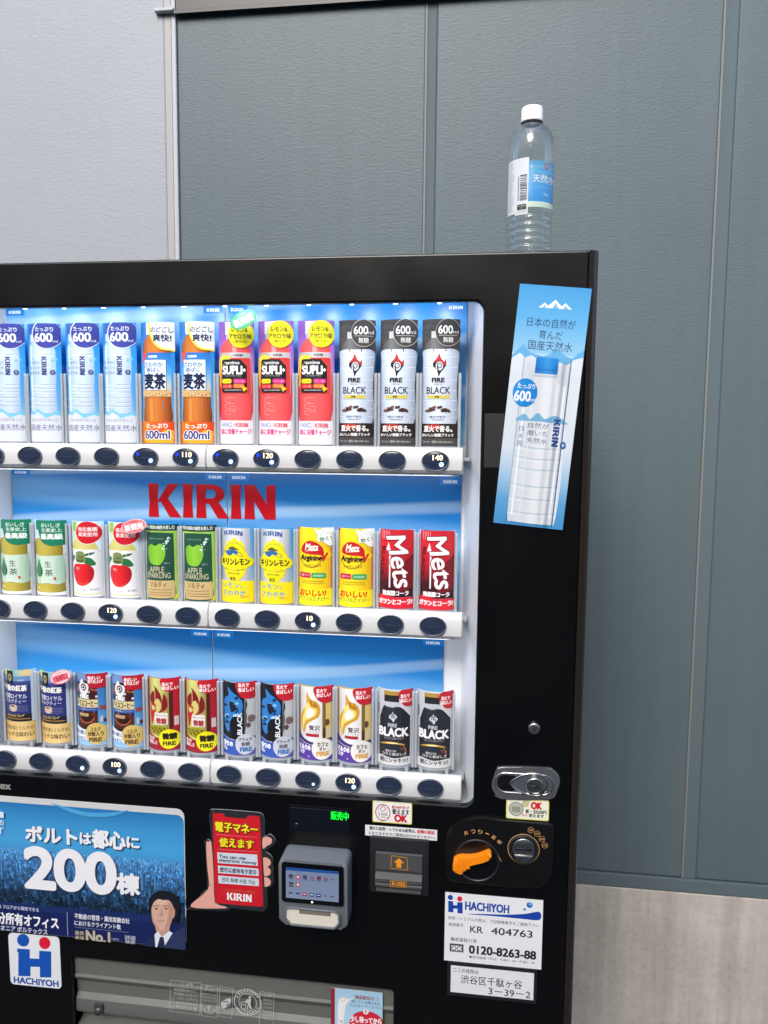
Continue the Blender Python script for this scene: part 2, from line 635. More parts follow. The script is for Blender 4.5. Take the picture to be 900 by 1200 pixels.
def concrete():
    m, t, b = new_mat('concrete')
    tc = t.nodes.new('ShaderNodeTexCoord')
    def noise(scale, sc3, detail=5, rough=0.6):
        mp = t.nodes.new('ShaderNodeMapping'); mp.inputs['Scale'].default_value = sc3
        t.links.new(tc.outputs['Object'], mp.inputs[0])
        n = t.nodes.new('ShaderNodeTexNoise'); n.inputs['Scale'].default_value = scale
        n.inputs['Detail'].default_value = detail; n.inputs['Roughness'].default_value = rough
        t.links.new(mp.outputs[0], n.inputs['Vector'])
        return n
    def ramp(n, a, b_, ca, cb):
        r = t.nodes.new('ShaderNodeValToRGB')
        r.color_ramp.elements[0].position = a; r.color_ramp.elements[0].color = (*lin(ca), 1)
        r.color_ramp.elements[1].position = b_; r.color_ramp.elements[1].color = (*lin(cb), 1)
        t.links.new(n.outputs[0], r.inputs[0])
        return r
    def mul(a, b_, fac):
        x = t.nodes.new('ShaderNodeMix'); x.data_type = 'RGBA'; x.blend_type = 'MULTIPLY'
        x.inputs[0].default_value = fac
        t.links.new(a, x.inputs[6]); t.links.new(b_, x.inputs[7])
        return x.outputs[2]
    base = ramp(noise(5, (1, 1, 1), 7), .3, .75, (182, 176, 168), (206, 200, 192))
    streak = ramp(noise(22, (1, 1, .05), 4), .36, .62, (190, 184, 178), (255, 255, 255))
    pale = ramp(noise(12, (1, 1, .04), 3), .55, .75, (0, 0, 0), (255, 255, 255))
    spots = ramp(noise(60, (1, 1, 1), 8, .75), .35, .55, (170, 160, 150), (255, 255, 255))
    c = mul(base.outputs[0], streak.outputs[0], .42)
    c = mul(c, spots.outputs[0], .22)
    mx = t.nodes.new('ShaderNodeMix'); mx.data_type = 'RGBA'
    f = t.nodes.new('ShaderNodeMath'); f.operation = 'MULTIPLY'; f.inputs[1].default_value = .5
    t.links.new(pale.outputs[0], f.inputs[0]); t.links.new(f.outputs[0], mx.inputs[0])
    t.links.new(c, mx.inputs[6]); mx.inputs[7].default_value = (*lin((205, 203, 198)), 1)
    t.links.new(mx.outputs[2], b.inputs['Base Color'])
    bp = t.nodes.new('ShaderNodeBump'); bp.inputs['Strength'].default_value = .3; bp.inputs['Distance'].default_value = .003
    t.links.new(noise(90, (1, 1, 1), 8).outputs[0], bp.inputs['Height'])
    t.links.new(bp.outputs[0], b.inputs['Normal'])
    b.inputs['Roughness'].default_value = .85
    return m

def waves(name, seed, deep, mid, pale):
    """blue printed sheet with long pale ribbons of water and light"""
    m, t, b = new_mat(name)
    tc = t.nodes.new('ShaderNodeTexCoord')
    def ribbon(scale, rot, loc, lo, hi, dist):
        mp = t.nodes.new('ShaderNodeMapping')
        mp.inputs['Rotation'].default_value = (0, R(rot), 0)
        mp.inputs['Location'].default_value = (loc + seed, seed * .7, loc * .3)
        mp.inputs['Scale'].default_value = (1.1, 1, 4.2)
        t.links.new(tc.outputs['Object'], mp.inputs[0])
        wv = t.nodes.new('ShaderNodeTexWave')
        wv.wave_type = 'BANDS'; wv.bands_direction = 'Z'
        wv.inputs['Scale'].default_value = scale
        wv.inputs['Distortion'].default_value = dist
        wv.inputs['Detail'].default_value = 0.6
        wv.inputs['Detail Scale'].default_value = 0.9
        t.links.new(mp.outputs[0], wv.inputs['Vector'])
        r = t.nodes.new('ShaderNodeMapRange')
        r.interpolation_type = 'SMOOTHSTEP'
        r.inputs['From Min'].default_value = lo; r.inputs['From Max'].default_value = hi
        t.links.new(wv.outputs['Fac'], r.inputs[0])
        return r.outputs[0]
    sep = t.nodes.new('ShaderNodeSeparateXYZ')
    t.links.new(tc.outputs['Generated'], sep.inputs[0])
    g = t.nodes.new('ShaderNodeValToRGB')
    e = g.color_ramp.elements
    e[0].position = 0.0; e[0].color = (*lin(pale), 1)
    e[1].position = 1.0; e[1].color = (*lin(deep), 1)
    k = g.color_ramp.elements.new(.55); k.color = (*lin(mid), 1)
    t.links.new(sep.outputs['Z'], g.inputs[0])
    cur = g.outputs[0]
    for (sc_, rt, lc, lo, hi, ds, fac, colr) in ((.55, -14, .3, .55, 1.0, 3.0, .45, (150, 200, 236)), (.9, 12, 1.7, .80, 1.0, 4.0, .42, (205, 228, 244)), (.5, 20, 3.1, .5, 1.0, 3.5, .35, (18, 96, 170))):
        mx = t.nodes.new('ShaderNodeMix'); mx.data_type = 'RGBA'
        f = t.nodes.new('ShaderNodeMath'); f.operation = 'MULTIPLY'; f.inputs[1].default_value = fac
        t.links.new(ribbon(sc_, rt, lc, lo, hi, ds), f.inputs[0])
        t.links.new(f.outputs[0], mx.inputs[0])
        t.links.new(cur, mx.inputs[6]); mx.inputs[7].default_value = (*lin(colr), 1)
        cur = mx.outputs[2]
    t.links.new(cur, b.inputs['Base Color'])
    b.inputs['Roughness'].default_value = .3
    b.inputs['Specular IOR Level'].default_value = .35
    return m

M_STUCCO = stucco('grey_stucco', (84, 97, 101), (91, 105, 109))
M_WHITEWALL = stucco('white_stucco', (148, 152, 157), (154, 159, 164), .25)
M_SEAL = pmat('sealant_grey', (90, 103, 108), .7, spec=.2)
M_SEALTAN = pmat('sealant_tan', (158, 156, 154), .55)
M_JOINTLIT = pmat('lit_joint_edge', (118, 120, 115), .6)
M_TRIMWHITE = pmat('trim_white', (170, 174, 178), .5)
M_FLASH = pmat('flashing', (18, 22, 28), .4)
M_CONC = concrete()
M_ASPH = pmat('paving', (100, 98, 95), .9, bump=.6, bscale=300)
M_BLACK = pmat('black_steel', (6, 6, 7), .3, spec=.36, vary=.05, bump=.02, bscale=900)
M_EDGE = pmat('edge_steel', (50, 43, 38), .25, metal=.4)  # brown of the reflected surroundings put into the base colour
M_SIDE = pmat('side_steel', (20, 20, 21), .45)
M_BLACKPL = pmat('black_plastic', (8, 8, 9), .38, bump=.03, bscale=1500)
M_DARKPL = pmat('dark_plastic', (30, 31, 34), .4)
M_WHITEPL = pmat('white_plastic', (216, 216, 216), .28, vary=.05)
M_CASE = pmat('case_white', (222, 223, 226), .35)
M_FLOORGREY = pmat('case_floor', (150, 158, 166), .35)
M_RED = pmat('red_letters', (206, 20, 34), .35)
M_PRINT = print_mat('print')
M_WRAP = print_mat('wrap_film', .3, .4)
_t = M_WRAP.node_tree
_a = _t.nodes.new('ShaderNodeBsdfTransparent'); _m = _t.nodes.new('ShaderNodeMixShader'); _m.inputs[0].default_value = .80
_t.links.new(_a.outputs[0], _m.inputs[1]); _t.links.new(_t.nodes['Principled BSDF'].outputs[0], _m.inputs[2]); _t.links.new(_m.outputs[0], _t.nodes['Material Output'].inputs[0])
M_DECAL = print_mat('decal', .35, .4)
M_TAGBLUE = None
M_CHROME = pmat('chrome', (205, 205, 208), .14, metal=1.0)
M_DKCHROME = pmat('dark_chrome', (112, 114, 118), .25, metal=.55)
M_STEEL = pmat('brushed_steel', (176, 174, 172), .32, metal=1.0, vary=.08)
M_GLASSFRONT = clear_mat('window_glass', (.985, .99, .99), rough=.01, ior=1.6, haze=.04)
M_HOLDER = clear_mat('clear_holder', (.99, .99, 1), haze=.34, rough=.08, ior=1.5)
M_FACE = pmat('button_face', (40, 50, 70), .16, spec=.5)
M_BEZEL = pmat('button_bezel', (120, 124, 132), .26, metal=.5)
M_BTNMARK = pmat('button_mark', (70, 82, 104), .3)
M_LED = pmat('white_led', (235, 245, 255), .4, emit=(215, 238, 255), es=1.0)
M_LEDHALO = pmat('lit_lens', (70, 120, 170), .2, emit=(90, 150, 205), es=.16)
M_BLUELED = pmat('blue_led', (20, 40, 200), .3, emit=(30, 70, 255), es=.4)
M_DIGIT = pmat('digit_led', (255, 232, 196), .4, emit=(255, 226, 178), es=.75)
M_GREENLED = pmat('green_led', (10, 200, 40), .4, emit=(10, 240, 60), es=.4)
M_LAMPLENS = pmat('lamp_lens', (250, 250, 255), .3, emit=(225, 238, 255), es=4)
M_ORANGE = pmat('orange_plastic', (250, 140, 16), .3, bump=.02, bscale=600)
M_GOLD = pmat('gold_ink', (200, 150, 90), .4)
M_TERM = pmat('terminal_grey', (104, 109, 115), .5, bump=.06, bscale=1500)
M_SCREENGLASS = pmat('screen_glass', (8, 8, 10), .12)
M_SCREEN = print_mat('screen_picture', .2, .4, emit=.14)
M_READER = pmat('reader_white', (176, 170, 160), .4, emit=(255, 244, 226), es=.14)
M_FLAP = pmat('smoked_flap', (106, 108, 103), .4, spec=.3, vary=.06)
M_FLAPDK = pmat('smoked_flap_dark', (62, 66, 64), .3)
M_INKPALE = pmat('pale_ink', (190, 190, 184), .5)
M_BILLGREY = pmat('bill_plate', (72, 74, 73), .35, spec=.3)
M_CAP = pmat('cap_white', (240, 240, 240), .4)

# ------------------------------------------------------------------ ground
gm = MB().box(-30, -30, -0.3, 30, 30, 0.0)
tag(gm.build('pavement', M_ASPH), kind='structure')

# ------------------------------------------------------------------ building behind
WY = 0.83
bld = tag(empty('building', (0, WY, 0)), 'grey stucco building with vertical sealed joints above a stained concrete base', 'building')
def wpart(name, mat, x0, y0, z0, x1, y1, z1, bev=0.0, parent=bld):
    return MB().box(x0, y0, z0, x1, y1, z1, bev).build(name, mat, parent)
J = [-0.785, -0.151, 0.531, 1.22, 1.9]
JW = [0, .013, .017, .017, .017]
PT = 6.5
for i in range(4):
    a = J[i] + JW[i]; b_ = J[i + 1] - JW[i + 1]
    wpart('wall_panel', M_STUCCO, a, 0, .47, b_, .2, PT, .004)
for i in range(1, 4):
    # recessed rounded sealant strip
    x = J[i]; r = JW[i]
    pts = [(x - r - .001, .03)]
    for k in range(9):
        u = -1 + 2 * k / 8
        pts.append((x + u * r * .98, .0006 + .0016 * (1 - u * u) ** .5 if abs(u) < 1 else .0006))
    pts += [(x + r + .001, .03)]
    V = [(px, py, .47) for px, py in pts] + [(px, py, PT) for px, py in pts]
    n = len(pts)
    link_mesh('joint_sealant', V, [(k, k + 1, n + k + 1, n + k) for k in range(n - 1)], M_SEAL, bld, smooth=True)
for i in range(1, 4):
    wpart('lit_joint_edge', M_JOINTLIT, J[i] - JW[i] - .001, -.0008, .47, J[i] - JW[i] + .0035, .02, PT)  # tan strip painted for brown light reflected on each joint's left side
wpart('base_trim', M_SEAL, -0.785, -.005, .434, 1.9, .2, .468, .002)
wpart('concrete_base', M_CONC, -3.0, -.004, -.1, 1.9, .2, .432, .003)
cn = MB().box(-.785, -.014, 2.612, 1.9, .0, 2.86, .004)
cn.build('canopy', M_FLASH, bld)
MB().box(-.785, -.018, 2.606, 1.9, -.010, 2.6135).build('drip_edge', M_FLASH, bld)
wb = tag(empty('white_building', (-.8, WY, 0)), 'white stucco wall with a cream sealant strip meeting the grey building', 'building')
def wl(name, mat, x0, y0, z0, x1, y1, z1, bev=0.0):
    return MB().box(x0 + .8, y0, z0, x1 + .8, y1, z1, bev).build(name, mat, wb)
wl('wall_panel', M_WHITEWALL, -3.0, -.006, .47, -.815, .2, PT, .004)
wl('sealant_strip', M_SEALTAN, -.815, -.0055, .47, -.798, .2, PT)
wl('corner_trim', M_TRIMWHITE, -.798, -.0062, .47, -.7855, .2, PT, .003)
wl('trim_end', M_TRIMWHITE, -.835, -.022, 2.612, -.7855, -.0065, 2.62, .002)

# unseen building across the lane, added to shade the wall and darken reflections
ob = tag(empty('unseen_opposite_building', (0, -5.2, 0)), 'plain grey building across the lane, out of view, added to shape the daylight', 'building')
o = MB().box(-14, -3, 0, 14, 0, 4.4).build('wall', M_SEAL, ob)
for i in range(7):
    for k_ in range(1):
        MB().box(-11 + i * 3.4, -.02, 1.2 + k_ * 3, -9.4 + i * 3.4, .015, 2.6 + k_ * 3, .01).build('window', M_SCREENGLASS, ob)

# ------------------------------------------------------------------ vending machine
vm = tag(empty('vending_machine', (-.38, .36, 0)), 'black drinks vending machine with a lit window of drink samples and a coin panel', 'vending machine')
OFF = Vector((.38, -.36, 0))
def vb(mb, name, mat, parent=None, **k):
    """build with world coordinates, parented to the machine (or one of its parts)"""
    o = mb.build(name, mat, parent or vm, **k)
    if parent is None:
        o.location = OFF
    return o
def va(art, name, mat, x, y, z, parent=None, **k):
    """a print on the machine: x, y, z of the middle of its lower edge, world metres"""
    p = Vector((x, y, z))
    if parent is None: p = p + OFF
    return art.build(name, mat, parent or vm, loc=p, **k)

XL, XR = -.905, .147
GX0, GX1, GZ0, GZ1 = -.828, -.008, 1.029, 1.764
PX0, PX1, PZ0, PZ1 = -.86, -.456, .761, .992
OX0, OX1, OZ0, OZ1 = -.656, -.124, .30, .7245
def door():
    cu = bpy.data.curves.new('door', 'CURVE')
    cu.dimensions = '2D'; cu.fill_mode = 'BOTH'
    cu.extrude = .004; cu.bevel_depth = .003; cu.bevel_resolution = 2; cu.offset = -.003
    def loop(pts):
        s = cu.splines.new('POLY'); s.points.add(len(pts) - 1); s.use_cyclic_u = True
        for p, q in zip(s.points, pts): p.co = (q[0], q[1], 0, 1)
    loop(rrect(XL, .12, .1335, 1.83, .004, 3))
    loop(rrect(GX0, GZ0, GX1, GZ1, .014, 8))
    loop(rrect(OX0, OZ0, OX1, OZ1, .006, 4))
    o = bpy.data.objects.new('door_tmp', cu); COL.objects.link(o)
    bpy.context.view_layer.update()
    me = bpy.data.meshes.new_from_object(o.evaluated_get(bpy.context.evaluated_depsgraph_get()))
    bpy.data.objects.remove(o)
    for v in me.vertices:
        v.co = (v.co.x, .007 - v.co.z, v.co.y)
    me.flip_normals() if hasattr(me, 'flip_normals') else None
    bm = bmesh.new(); bm.from_mesh(me)
    bmesh.ops.recalc_face_normals(bm, faces=bm.faces)
    bm.to_mesh(me); bm.free()
    me.materials.clear(); me.materials.append(M_BLACK)
    me.polygons.foreach_set('use_smooth', [False] * len(me.polygons))
    d = bpy.data.objects.new('door', me); COL.objects.link(d)
    d.parent = vm; d.location = OFF
    return d
door()
# rounded right and left door edges
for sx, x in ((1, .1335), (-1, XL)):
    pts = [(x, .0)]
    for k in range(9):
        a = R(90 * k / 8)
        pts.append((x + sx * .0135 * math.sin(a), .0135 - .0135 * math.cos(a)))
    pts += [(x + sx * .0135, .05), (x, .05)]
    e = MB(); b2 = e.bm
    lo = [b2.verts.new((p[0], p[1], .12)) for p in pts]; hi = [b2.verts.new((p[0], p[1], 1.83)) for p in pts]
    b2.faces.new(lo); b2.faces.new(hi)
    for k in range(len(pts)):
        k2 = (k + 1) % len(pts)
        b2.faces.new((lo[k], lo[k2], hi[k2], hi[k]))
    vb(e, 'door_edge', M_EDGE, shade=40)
c = MB()
c.box(XL + .001, .0145, 1.802, .1325, .05, 1.8285)
c.box(XL, .054, .10, XL + .01, .73, 1.818); c.box(.141, .054, .10, .1515, .73, 1.818)
c.box(XL + .01, .054, 1.80, .141, .73, 1.818); c.box(XL + .01, .054, .10, .141, .73, .13)
c.box(XL + .01, .72, .13, .141, .73, 1.80)
c.box(XL + .02, .05, .0, .13, .70, .10)
vb(c, 'cabinet', M_SIDE)

# lit display case behind the window
k = MB()
k.box(-.86, .118, 1.0, .02, .122, 1.80)                       # back
k.box(-.86, .05, 1.79, .02, .118, 1.794).box(-.84, .0145, 1.79, .0, .05, 1.794)
V = k.bm.verts
def quad(mb, a, b_, c_, d_):
    mb.bm.faces.new([mb.bm.verts.new(p) for p in (a, b_, c_, d_)])
quad(k, (GX1, .006, 1.0), (GX1 - .024, .1175, 1.0), (GX1 - .024, .1175, 1.79), (GX1, .006, 1.79))
quad(k, (GX0, .006, 1.0), (GX0 + .024, .1175, 1.0), (GX0 + .024, .1175, 1.79), (GX0, .006, 1.79))
vb(k, 'display_case', M_CASE, recalc=False)
vb(MB().box(GX0 - .02, .0495, 1.012, GX1 + .01, .1175, 1.0215).box(GX0 - .02, .012, 1.012, GX1 + .01, .0495, 1.0215), 'case_floor', M_FLOORGREY)
g = MB().prism_y(rrect(GX0 + .0006, GZ0 + .0006, GX1 - .0006, GZ1 - .0006, .0135, 8), .004, .004001)
# single clear sheet
bmesh.ops.delete(g.bm, geom=[f for f in g.bm.faces if abs(f.normal.y) < .5 or f.calc_center_median().y > .0040005], context='FACES')
vb(g, 'window_glass', M_GLASSFRONT)

# lamps above the samples
ls = MB().box(GX0 + .02, .015, 1.7705, GX1 - .02, .023, 1.7895, .001)
lamp = vb(ls, 'lamp_strip', M_CASE)
for i in range(12):
    x = -.769 + .0635 * i
    l = MB().lathe([(.0001, 1.7640), (.003, 1.7648), (.0038, 1.7704)], x, .019, n=16)
    vb(l, 'lamp_lens', M_LAMPLENS, lamp)
ld = bpy.data.lights.new('display_lamp', 'AREA')
ld.shape = 'RECTANGLE'; ld.size = .78; ld.size_y = .006; ld.energy = .26; ld.color = (.90, .95, 1)
lo = bpy.data.objects.new('display_lamp', ld); COL.objects.link(lo)
lo.location = (-.42, .0185, 1.7692)
lo.rotation_euler = Vector((0, -.45, 1)).to_track_quat('Z', 'Y').to_euler()

for i in range(12):
    d_ = bpy.data.lights.new('lens_lamp', 'SPOT')
    d_.energy = .10; d_.spot_size = R(78); d_.spot_blend = .9; d_.shadow_soft_size = .004; d_.color = (.93, .97, 1)
    o_ = bpy.data.objects.new('lens_lamp', d_); COL.objects.link(o_)
    o_.location = (-.769 + .0635 * i, .030, 1.7745)
    o_.rotation_euler = Vector((0, -1, .12)).to_track_quat('Z', 'Y').to_euler()
for zt_, en_ in ((1.5215, .21), (1.2750, .22)):
    vb(MB().box(-.82, .034, zt_ - .0035, -.04, .046, zt_ + .0005, .0008), 'lamp_strip', M_CASE)
    d_ = bpy.data.lights.new('shelf_lamp', 'AREA')
    d_.shape = 'RECTANGLE'; d_.size = .76; d_.size_y = .010; d_.energy = en_; d_.color = (.92, .96, 1)
    o_ = bpy.data.objects.new('shelf_lamp', d_); COL.objects.link(o_)
    o_.location = (-.43, .026, zt_ - .006)
    o_.rotation_euler = Vector((0, -.55, 1)).to_track_quat('Z', 'Y').to_euler()

# blue printed sheets behind each row, two per row
M_W = [waves('blue_sheet_%d' % i, s_, *c3) for i, (s_, c3) in enumerate((
    (0.3, ((40, 150, 230), (40, 140, 226), (120, 190, 236))),
    (2.1, ((24, 104, 176), (50, 138, 206), (160, 206, 240))),
    (4.7, ((20, 100, 174), (60, 146, 212), (170, 212, 242)))))]
def name_tag(art, cx, yb, wmm=33, hmm=15):
    art.poly([(cx - wmm / 2, yb), (cx + wmm / 2, yb), (cx + wmm / 2, yb + hmm), (cx - wmm / 2, yb + hmm)], (24, 130, 214), mm=True)
    art.text('', cx - wmm * .34, cx + wmm * .30, yb + hmm * .36, hmm * .34, (245, 250, 255), font=WORD)
    return art
rows = [(-.800, -.420, -.0335, 1.562, 1.788), (-.802, -.420, -.0375, 1.298, 1.5165), (-.829, -.449, -.061, 1.050, 1.2515)]
sheets = []
for i, (a, m_, b_, z0, z1) in enumerate(rows):
    for q, (x0, x1) in enumerate(((a, m_ - .0012), (m_ + .0012, b_))):
        mb = MB().box(x0 + .38, .1145 - .36, z0, x1 + .38, .1165 - .36, z1)
        s_ = mb.build('printed_sheet', M_W[i], vm)
        W = (x1 - x0) * 1000; H = (z1 - z0) * 1000
        tags_ = []
        ar = tags_
        if i == 0:
            if q == 0:
                tags_.append((-W / 2 + 16, H - 17.5, 33, 15)); tags_.append((W / 2 - 19, H - 18, 33, 15))
            else:
                tags_.append((-W / 2 + 19, H - 18, 33, 15)); tags_.append((W / 2 - 17, H - 19, 33, 15))
        elif i == 1:
            if q == 0:
                tags_.append((-W / 2 + 18, H - 12, 34, 13)); tags_.append((W / 2 - 19, H - 15, 34, 14))
            else:
                tags_.append((-W / 2 + 19, H - 15, 34, 14)); tags_.append((W / 2 - 17, H - 17, 34, 16))
        else:
            if q == 0:
                tags_.append((W / 2 - 19, H - 14, 34, 13))
            else:
                tags_.append((-W / 2 + 19, H - 14, 34, 13)); tags_.append((W / 2 - 17, H - 12, 34, 13))
        for cx_, yb_, w_, h_ in tags_:
            name_tag(Art(w_, h_), 0, 0, w_, h_).build('name_tag', M_DECAL, s_, loc=((x0 + x1) / 2 + cx_ / 1000 + .38, .1142 - .36, z0 + yb_ / 1000))
ar = Art(218, 56)
ar.text('', -109, 109, 28, 56, (186, 12, 26), font=WORD)
va(ar, 'red_name_letters', M_DECAL, -.4475, .1137, 1.4385)

# selection shelves and buttons
def bar_profile(zt, zb):
    return [(.056, zt - .017), (.046, zt - .010), (.036, zt - .003), (.030, zt - .0004), (.0255, zt - .001), (.0222, zt - .0045), (.0202, zt - .012), (.0195, zb + .014), (.021, zb + .005), (.026, zb), (.056, zb)]
def bar(x0, x1, zt, zb):
    pr = bar_profile(zt, zb)
    b2 = bmesh.new()
    xs = [x0, x0 + .0015] + [x1 - .0015, x1]
    ringv = []
    for j, x in enumerate(xs):
        s_ = .0012 if j in (0, 3) else 0
        cy, cz = .04, (zt + zb) / 2
        ringv.append([b2.verts.new((x, y + (s_ if y < cy else -s_), z + (s_ if z < cz else -s_))) for y, z in pr])
    n = len(pr)
    for j in range(3):
        for i in range(n):
            f = b2.faces.new((ringv[j][i], ringv[j][(i + 1) % n], ringv[j + 1][(i + 1) % n], ringv[j + 1][i])); f.smooth = True
    b2.faces.new(ringv[0]); b2.faces.new(ringv[-1])
    mb = MB(); mb._merge(b2)
    return vb(mb, 'selection_shelf', M_WHITEPL, shade=35)
SH = [(1.5605, 1.5220), (1.3165, 1.2755), (1.0640, 1.0235)]
# per row: column -> (digits, blue lamp, white lamp)
LIT = [{0: ('', 0, 1), 4: ('', 1, 1), 5: ('110', 1, 1), 6: ('', 1, 1), 7: ('120', 1, 1), 11: ('140', 0, 1)},
       {3: ('120', 0, 1), 8: ('10', 0, 1)},
       {2: ('', 0, 1), 3: ('100', 0, 1), 8: ('', 0, .6), 9: ('120', 0, 1)}]
_btn = {}
def button_mesh(spec):
    digits, blue, white = spec
    mb = MB()
    sx, sz = .0202, .0146
    mb.mi = 1
    mb.lathe([(1.0, .0012), (1.0, -.0016), (.985, -.0026), (.955, -.003), (.92, -.0024), (.90, -.0008)], 0, 0, 'y', 44, sx, sz)
    mb.mi = 0
    mb.lathe([(.905, -.0010), (.75, -.0016), (.5, -.0021), (.25, -.0024), (.001, -.0025)], 0, 0, 'y', 44, sx, sz)
    mb.mi = 2
    def bead(x, z, r, y=-.0026):
        mb.lathe([(r, y + .0006), (r * .8, y), (r * .001, y - .0002)], x, z, 'y', 14)
    bead(-.0135, 0, .0011, -.0017); bead(.0135, 0, .0011, -.0017)
    if not digits:
        mb.box(-.0075, -.00262, -.0009, .0075, -.0021, -.0005)
    for a in range(0, 22):
        a0 = R(205 + a * 6); a1 = R(205 + (a + 1) * 6)
        n0 = len(mb.bm.faces)
        q = [mb.bm.verts.new((sx * r_ * math.cos(t_), -.00215 + .0006 * (r_ - .74) * 10 * .3, sz * r_ * math.sin(t_))) for r_, t_ in ((.74, a0), (.74, a1), (.78, a1), (.78, a0))]
        mb.bm.faces.new(q); mb._set(n0)
    if white:
        mb.mi = 5; bead(.0088, -.0052, .0046 * white ** .5, -.0024)
        mb.mi = 3; bead(.0090, -.0052, .0029 * white, -.0032)
    if blue:
        mb.mi = 4; bead(-.0125, .0048, .0030, -.0021)
    if digits:
        mb.mi = 6
        tris, (x0, y0, x1, y1) = glyphs(digits)
        k_ = .0078 / (y1 - y0); kx = k_ * 1.02
        n0 = len(mb.bm.faces)
        for dx in (-.00025, .00025):
            for tr in tris:
                vs_ = [mb.bm.verts.new(((px - (x0 + x1) / 2) * kx + .0035 + dx, -.0030 - (dx > 0) * .00003, (py - y0) * k_ + .0008)) for px, py in tr]
                mb.bm.faces.new(vs_)
        mb._set(n0)
    o = mb.build('selection_button', [M_FACE, M_BEZEL, M_BTNMARK, M_LED, M_BLUELED, M_LEDHALO, M_DIGIT])
    for p in o.data.polygons:
        p.use_smooth = p.material_index in (0, 1)
    return o
for i, (zt, zb) in enumerate(SH):
    l = bar(-.86, -.4215, zt, zb); r = bar(-.4205, -.0335 if i == 0 else (-.030 if i == 1 else -.0265), zt, zb)
    for j in range(12):
        spec = LIT[i].get(j, ('', 0, 0))
        if spec not in _btn:
            b0 = _btn[spec] = button_mesh(spec)
        else:
            b0 = _btn[spec].copy(); COL.objects.link(b0)
        b0.parent = l if j < 6 else r
        b0.location = (-.7693 + .0633 * j, .0192, (1.5405, 1.2955, 1.0445)[i])
        b0.rotation_euler = (R(-3), 0, 0)
    # clear ledge the samples stand on
    lg = MB().box(-.835, .0565, zt - .021, -.024, .1135, zt - .0165)
    vb(lg, 'clear_ledge', M_HOLDER)

# ------------------------------------------------------------------ printed samples
def flame(a, x, y, s, c1, c2, c3):
    """flame mark, s = height in picture units"""
    def P(pts): return [(x + u * s, y + v * s) for u, v in pts]
    a.poly(spline(P([(.05, -.5), (.02, -.3), (.30, -.12), (.40, .06), (.22, .24), (.08, .50), (-.10, .30), (-.34, .14), (-.30, -.06), (-.10, -.20)])), c1)
    a.poly(spline(P([(.02, -.22), (.20, -.04), (.24, .10), (.10, .22), (-.16, .14), (-.18, 0)])), c3)
    a.ell(x + .03 * s, y + .06 * s, .15 * s, c2, ry=.15 * s)
    a.ell(x + .04 * s, y + .05 * s, .075 * s, c3, ry=.08 * s)
    a.poly(P([(-.12, .05), (-.04, .10), (.08, .48), (-.04, .36)]), c2)
    return a

def leafy(a, pts, c): return a.poly(spline(pts), c)

def d_water():
    a = Art(56, 187, ((188, 105), (436, 965)))
    a.rect(180, 95, 445, 975, ('v', (38, 140, 222), (50, 150, 226), (96, 174, 230), (176, 208, 234)))
    # bottle
    a.rect(213, 110, 262, 182, (62, 92, 168), r=.6)
    a.rect(220, 184, 256, 236, (206, 222, 238))
    body = spline([(205, 320), (214, 262), (238, 232), (300, 224), (362, 232), (392, 262), (404, 320), (404, 500), (400, 560), (404, 700), (396, 748), (306, 756), (216, 748), (206, 700), (210, 560), (205, 500)], 5)
    a.poly(body, ('h', (140, 176, 212), (188, 208, 230), (200, 215, 233), (160, 186, 216)))
    a.rect(216, 262, 232, 740, (214, 226, 238))
    for y, x0 in ((328, 320), (545, 300), (572, 280), (598, 310), (640, 260), (672, 300), (700, 250)):
        a.rect(x0, y, 400, y + 5, (150, 166, 192)); a.rect(x0 - 70, y + 7, 396, y + 10, (238, 243, 248))
    for x, y in ((226, 355), (372, 366), (396, 356)):
        a.poly([(x, y + 14), (x + 12, y - 8), (x + 26, y + 14)], (112, 186, 222))
    for r, t in enumerate(('日自然が', '磨いた水', '国天然水')):
        a.text(t, 206, 298, 388 + r * 37, 22, (112, 124, 154))
    a.text('', 310, 346, 410, 132, (40, 52, 120), rot=-90, font=WORD)
    a.ell(383, 457, 17, (44, 56, 122)); a.ell(383, 457, 10, (140, 150, 190)); a.rect(371, 455, 395, 459, (44, 56, 122))
    # ridge of mountains, white foot
    a.poly([(180, 775), (196, 752), (215, 762), (246, 742), (270, 722), (292, 738), (318, 752), (340, 770), (372, 756), (398, 738), (424, 752), (450, 765), (450, 815), (180, 815)], (124, 196, 226))
    a.poly([(180, 788), (205, 760), (238, 770), (268, 745), (302, 766), (330, 792), (362, 778), (394, 766), (420, 772), (450, 790), (450, 980), (180, 980)], (210, 215, 226))
    a.text('日本の自然が育んだ', 214, 408, 804, 24, (120, 124, 150))
    a.text('国産天然水', 206, 432, 860, 46, (92, 96, 130), bold=.006)
    # navy badge, cut by the card's top edge
    a.ell(345, 186, 106, (226, 234, 244), ry=104)
    a.ell(349, 184, 100, (58, 66, 152), ry=100)
    a.text('たっぷり', 272, 394, 148, 32, (240, 242, 250), bold=.02)
    a.text('600', 266, 388, 207, 62, (250, 250, 255), bold=.03)
    a.text('ml', 390, 418, 232, 18, (240, 242, 250))
    return a

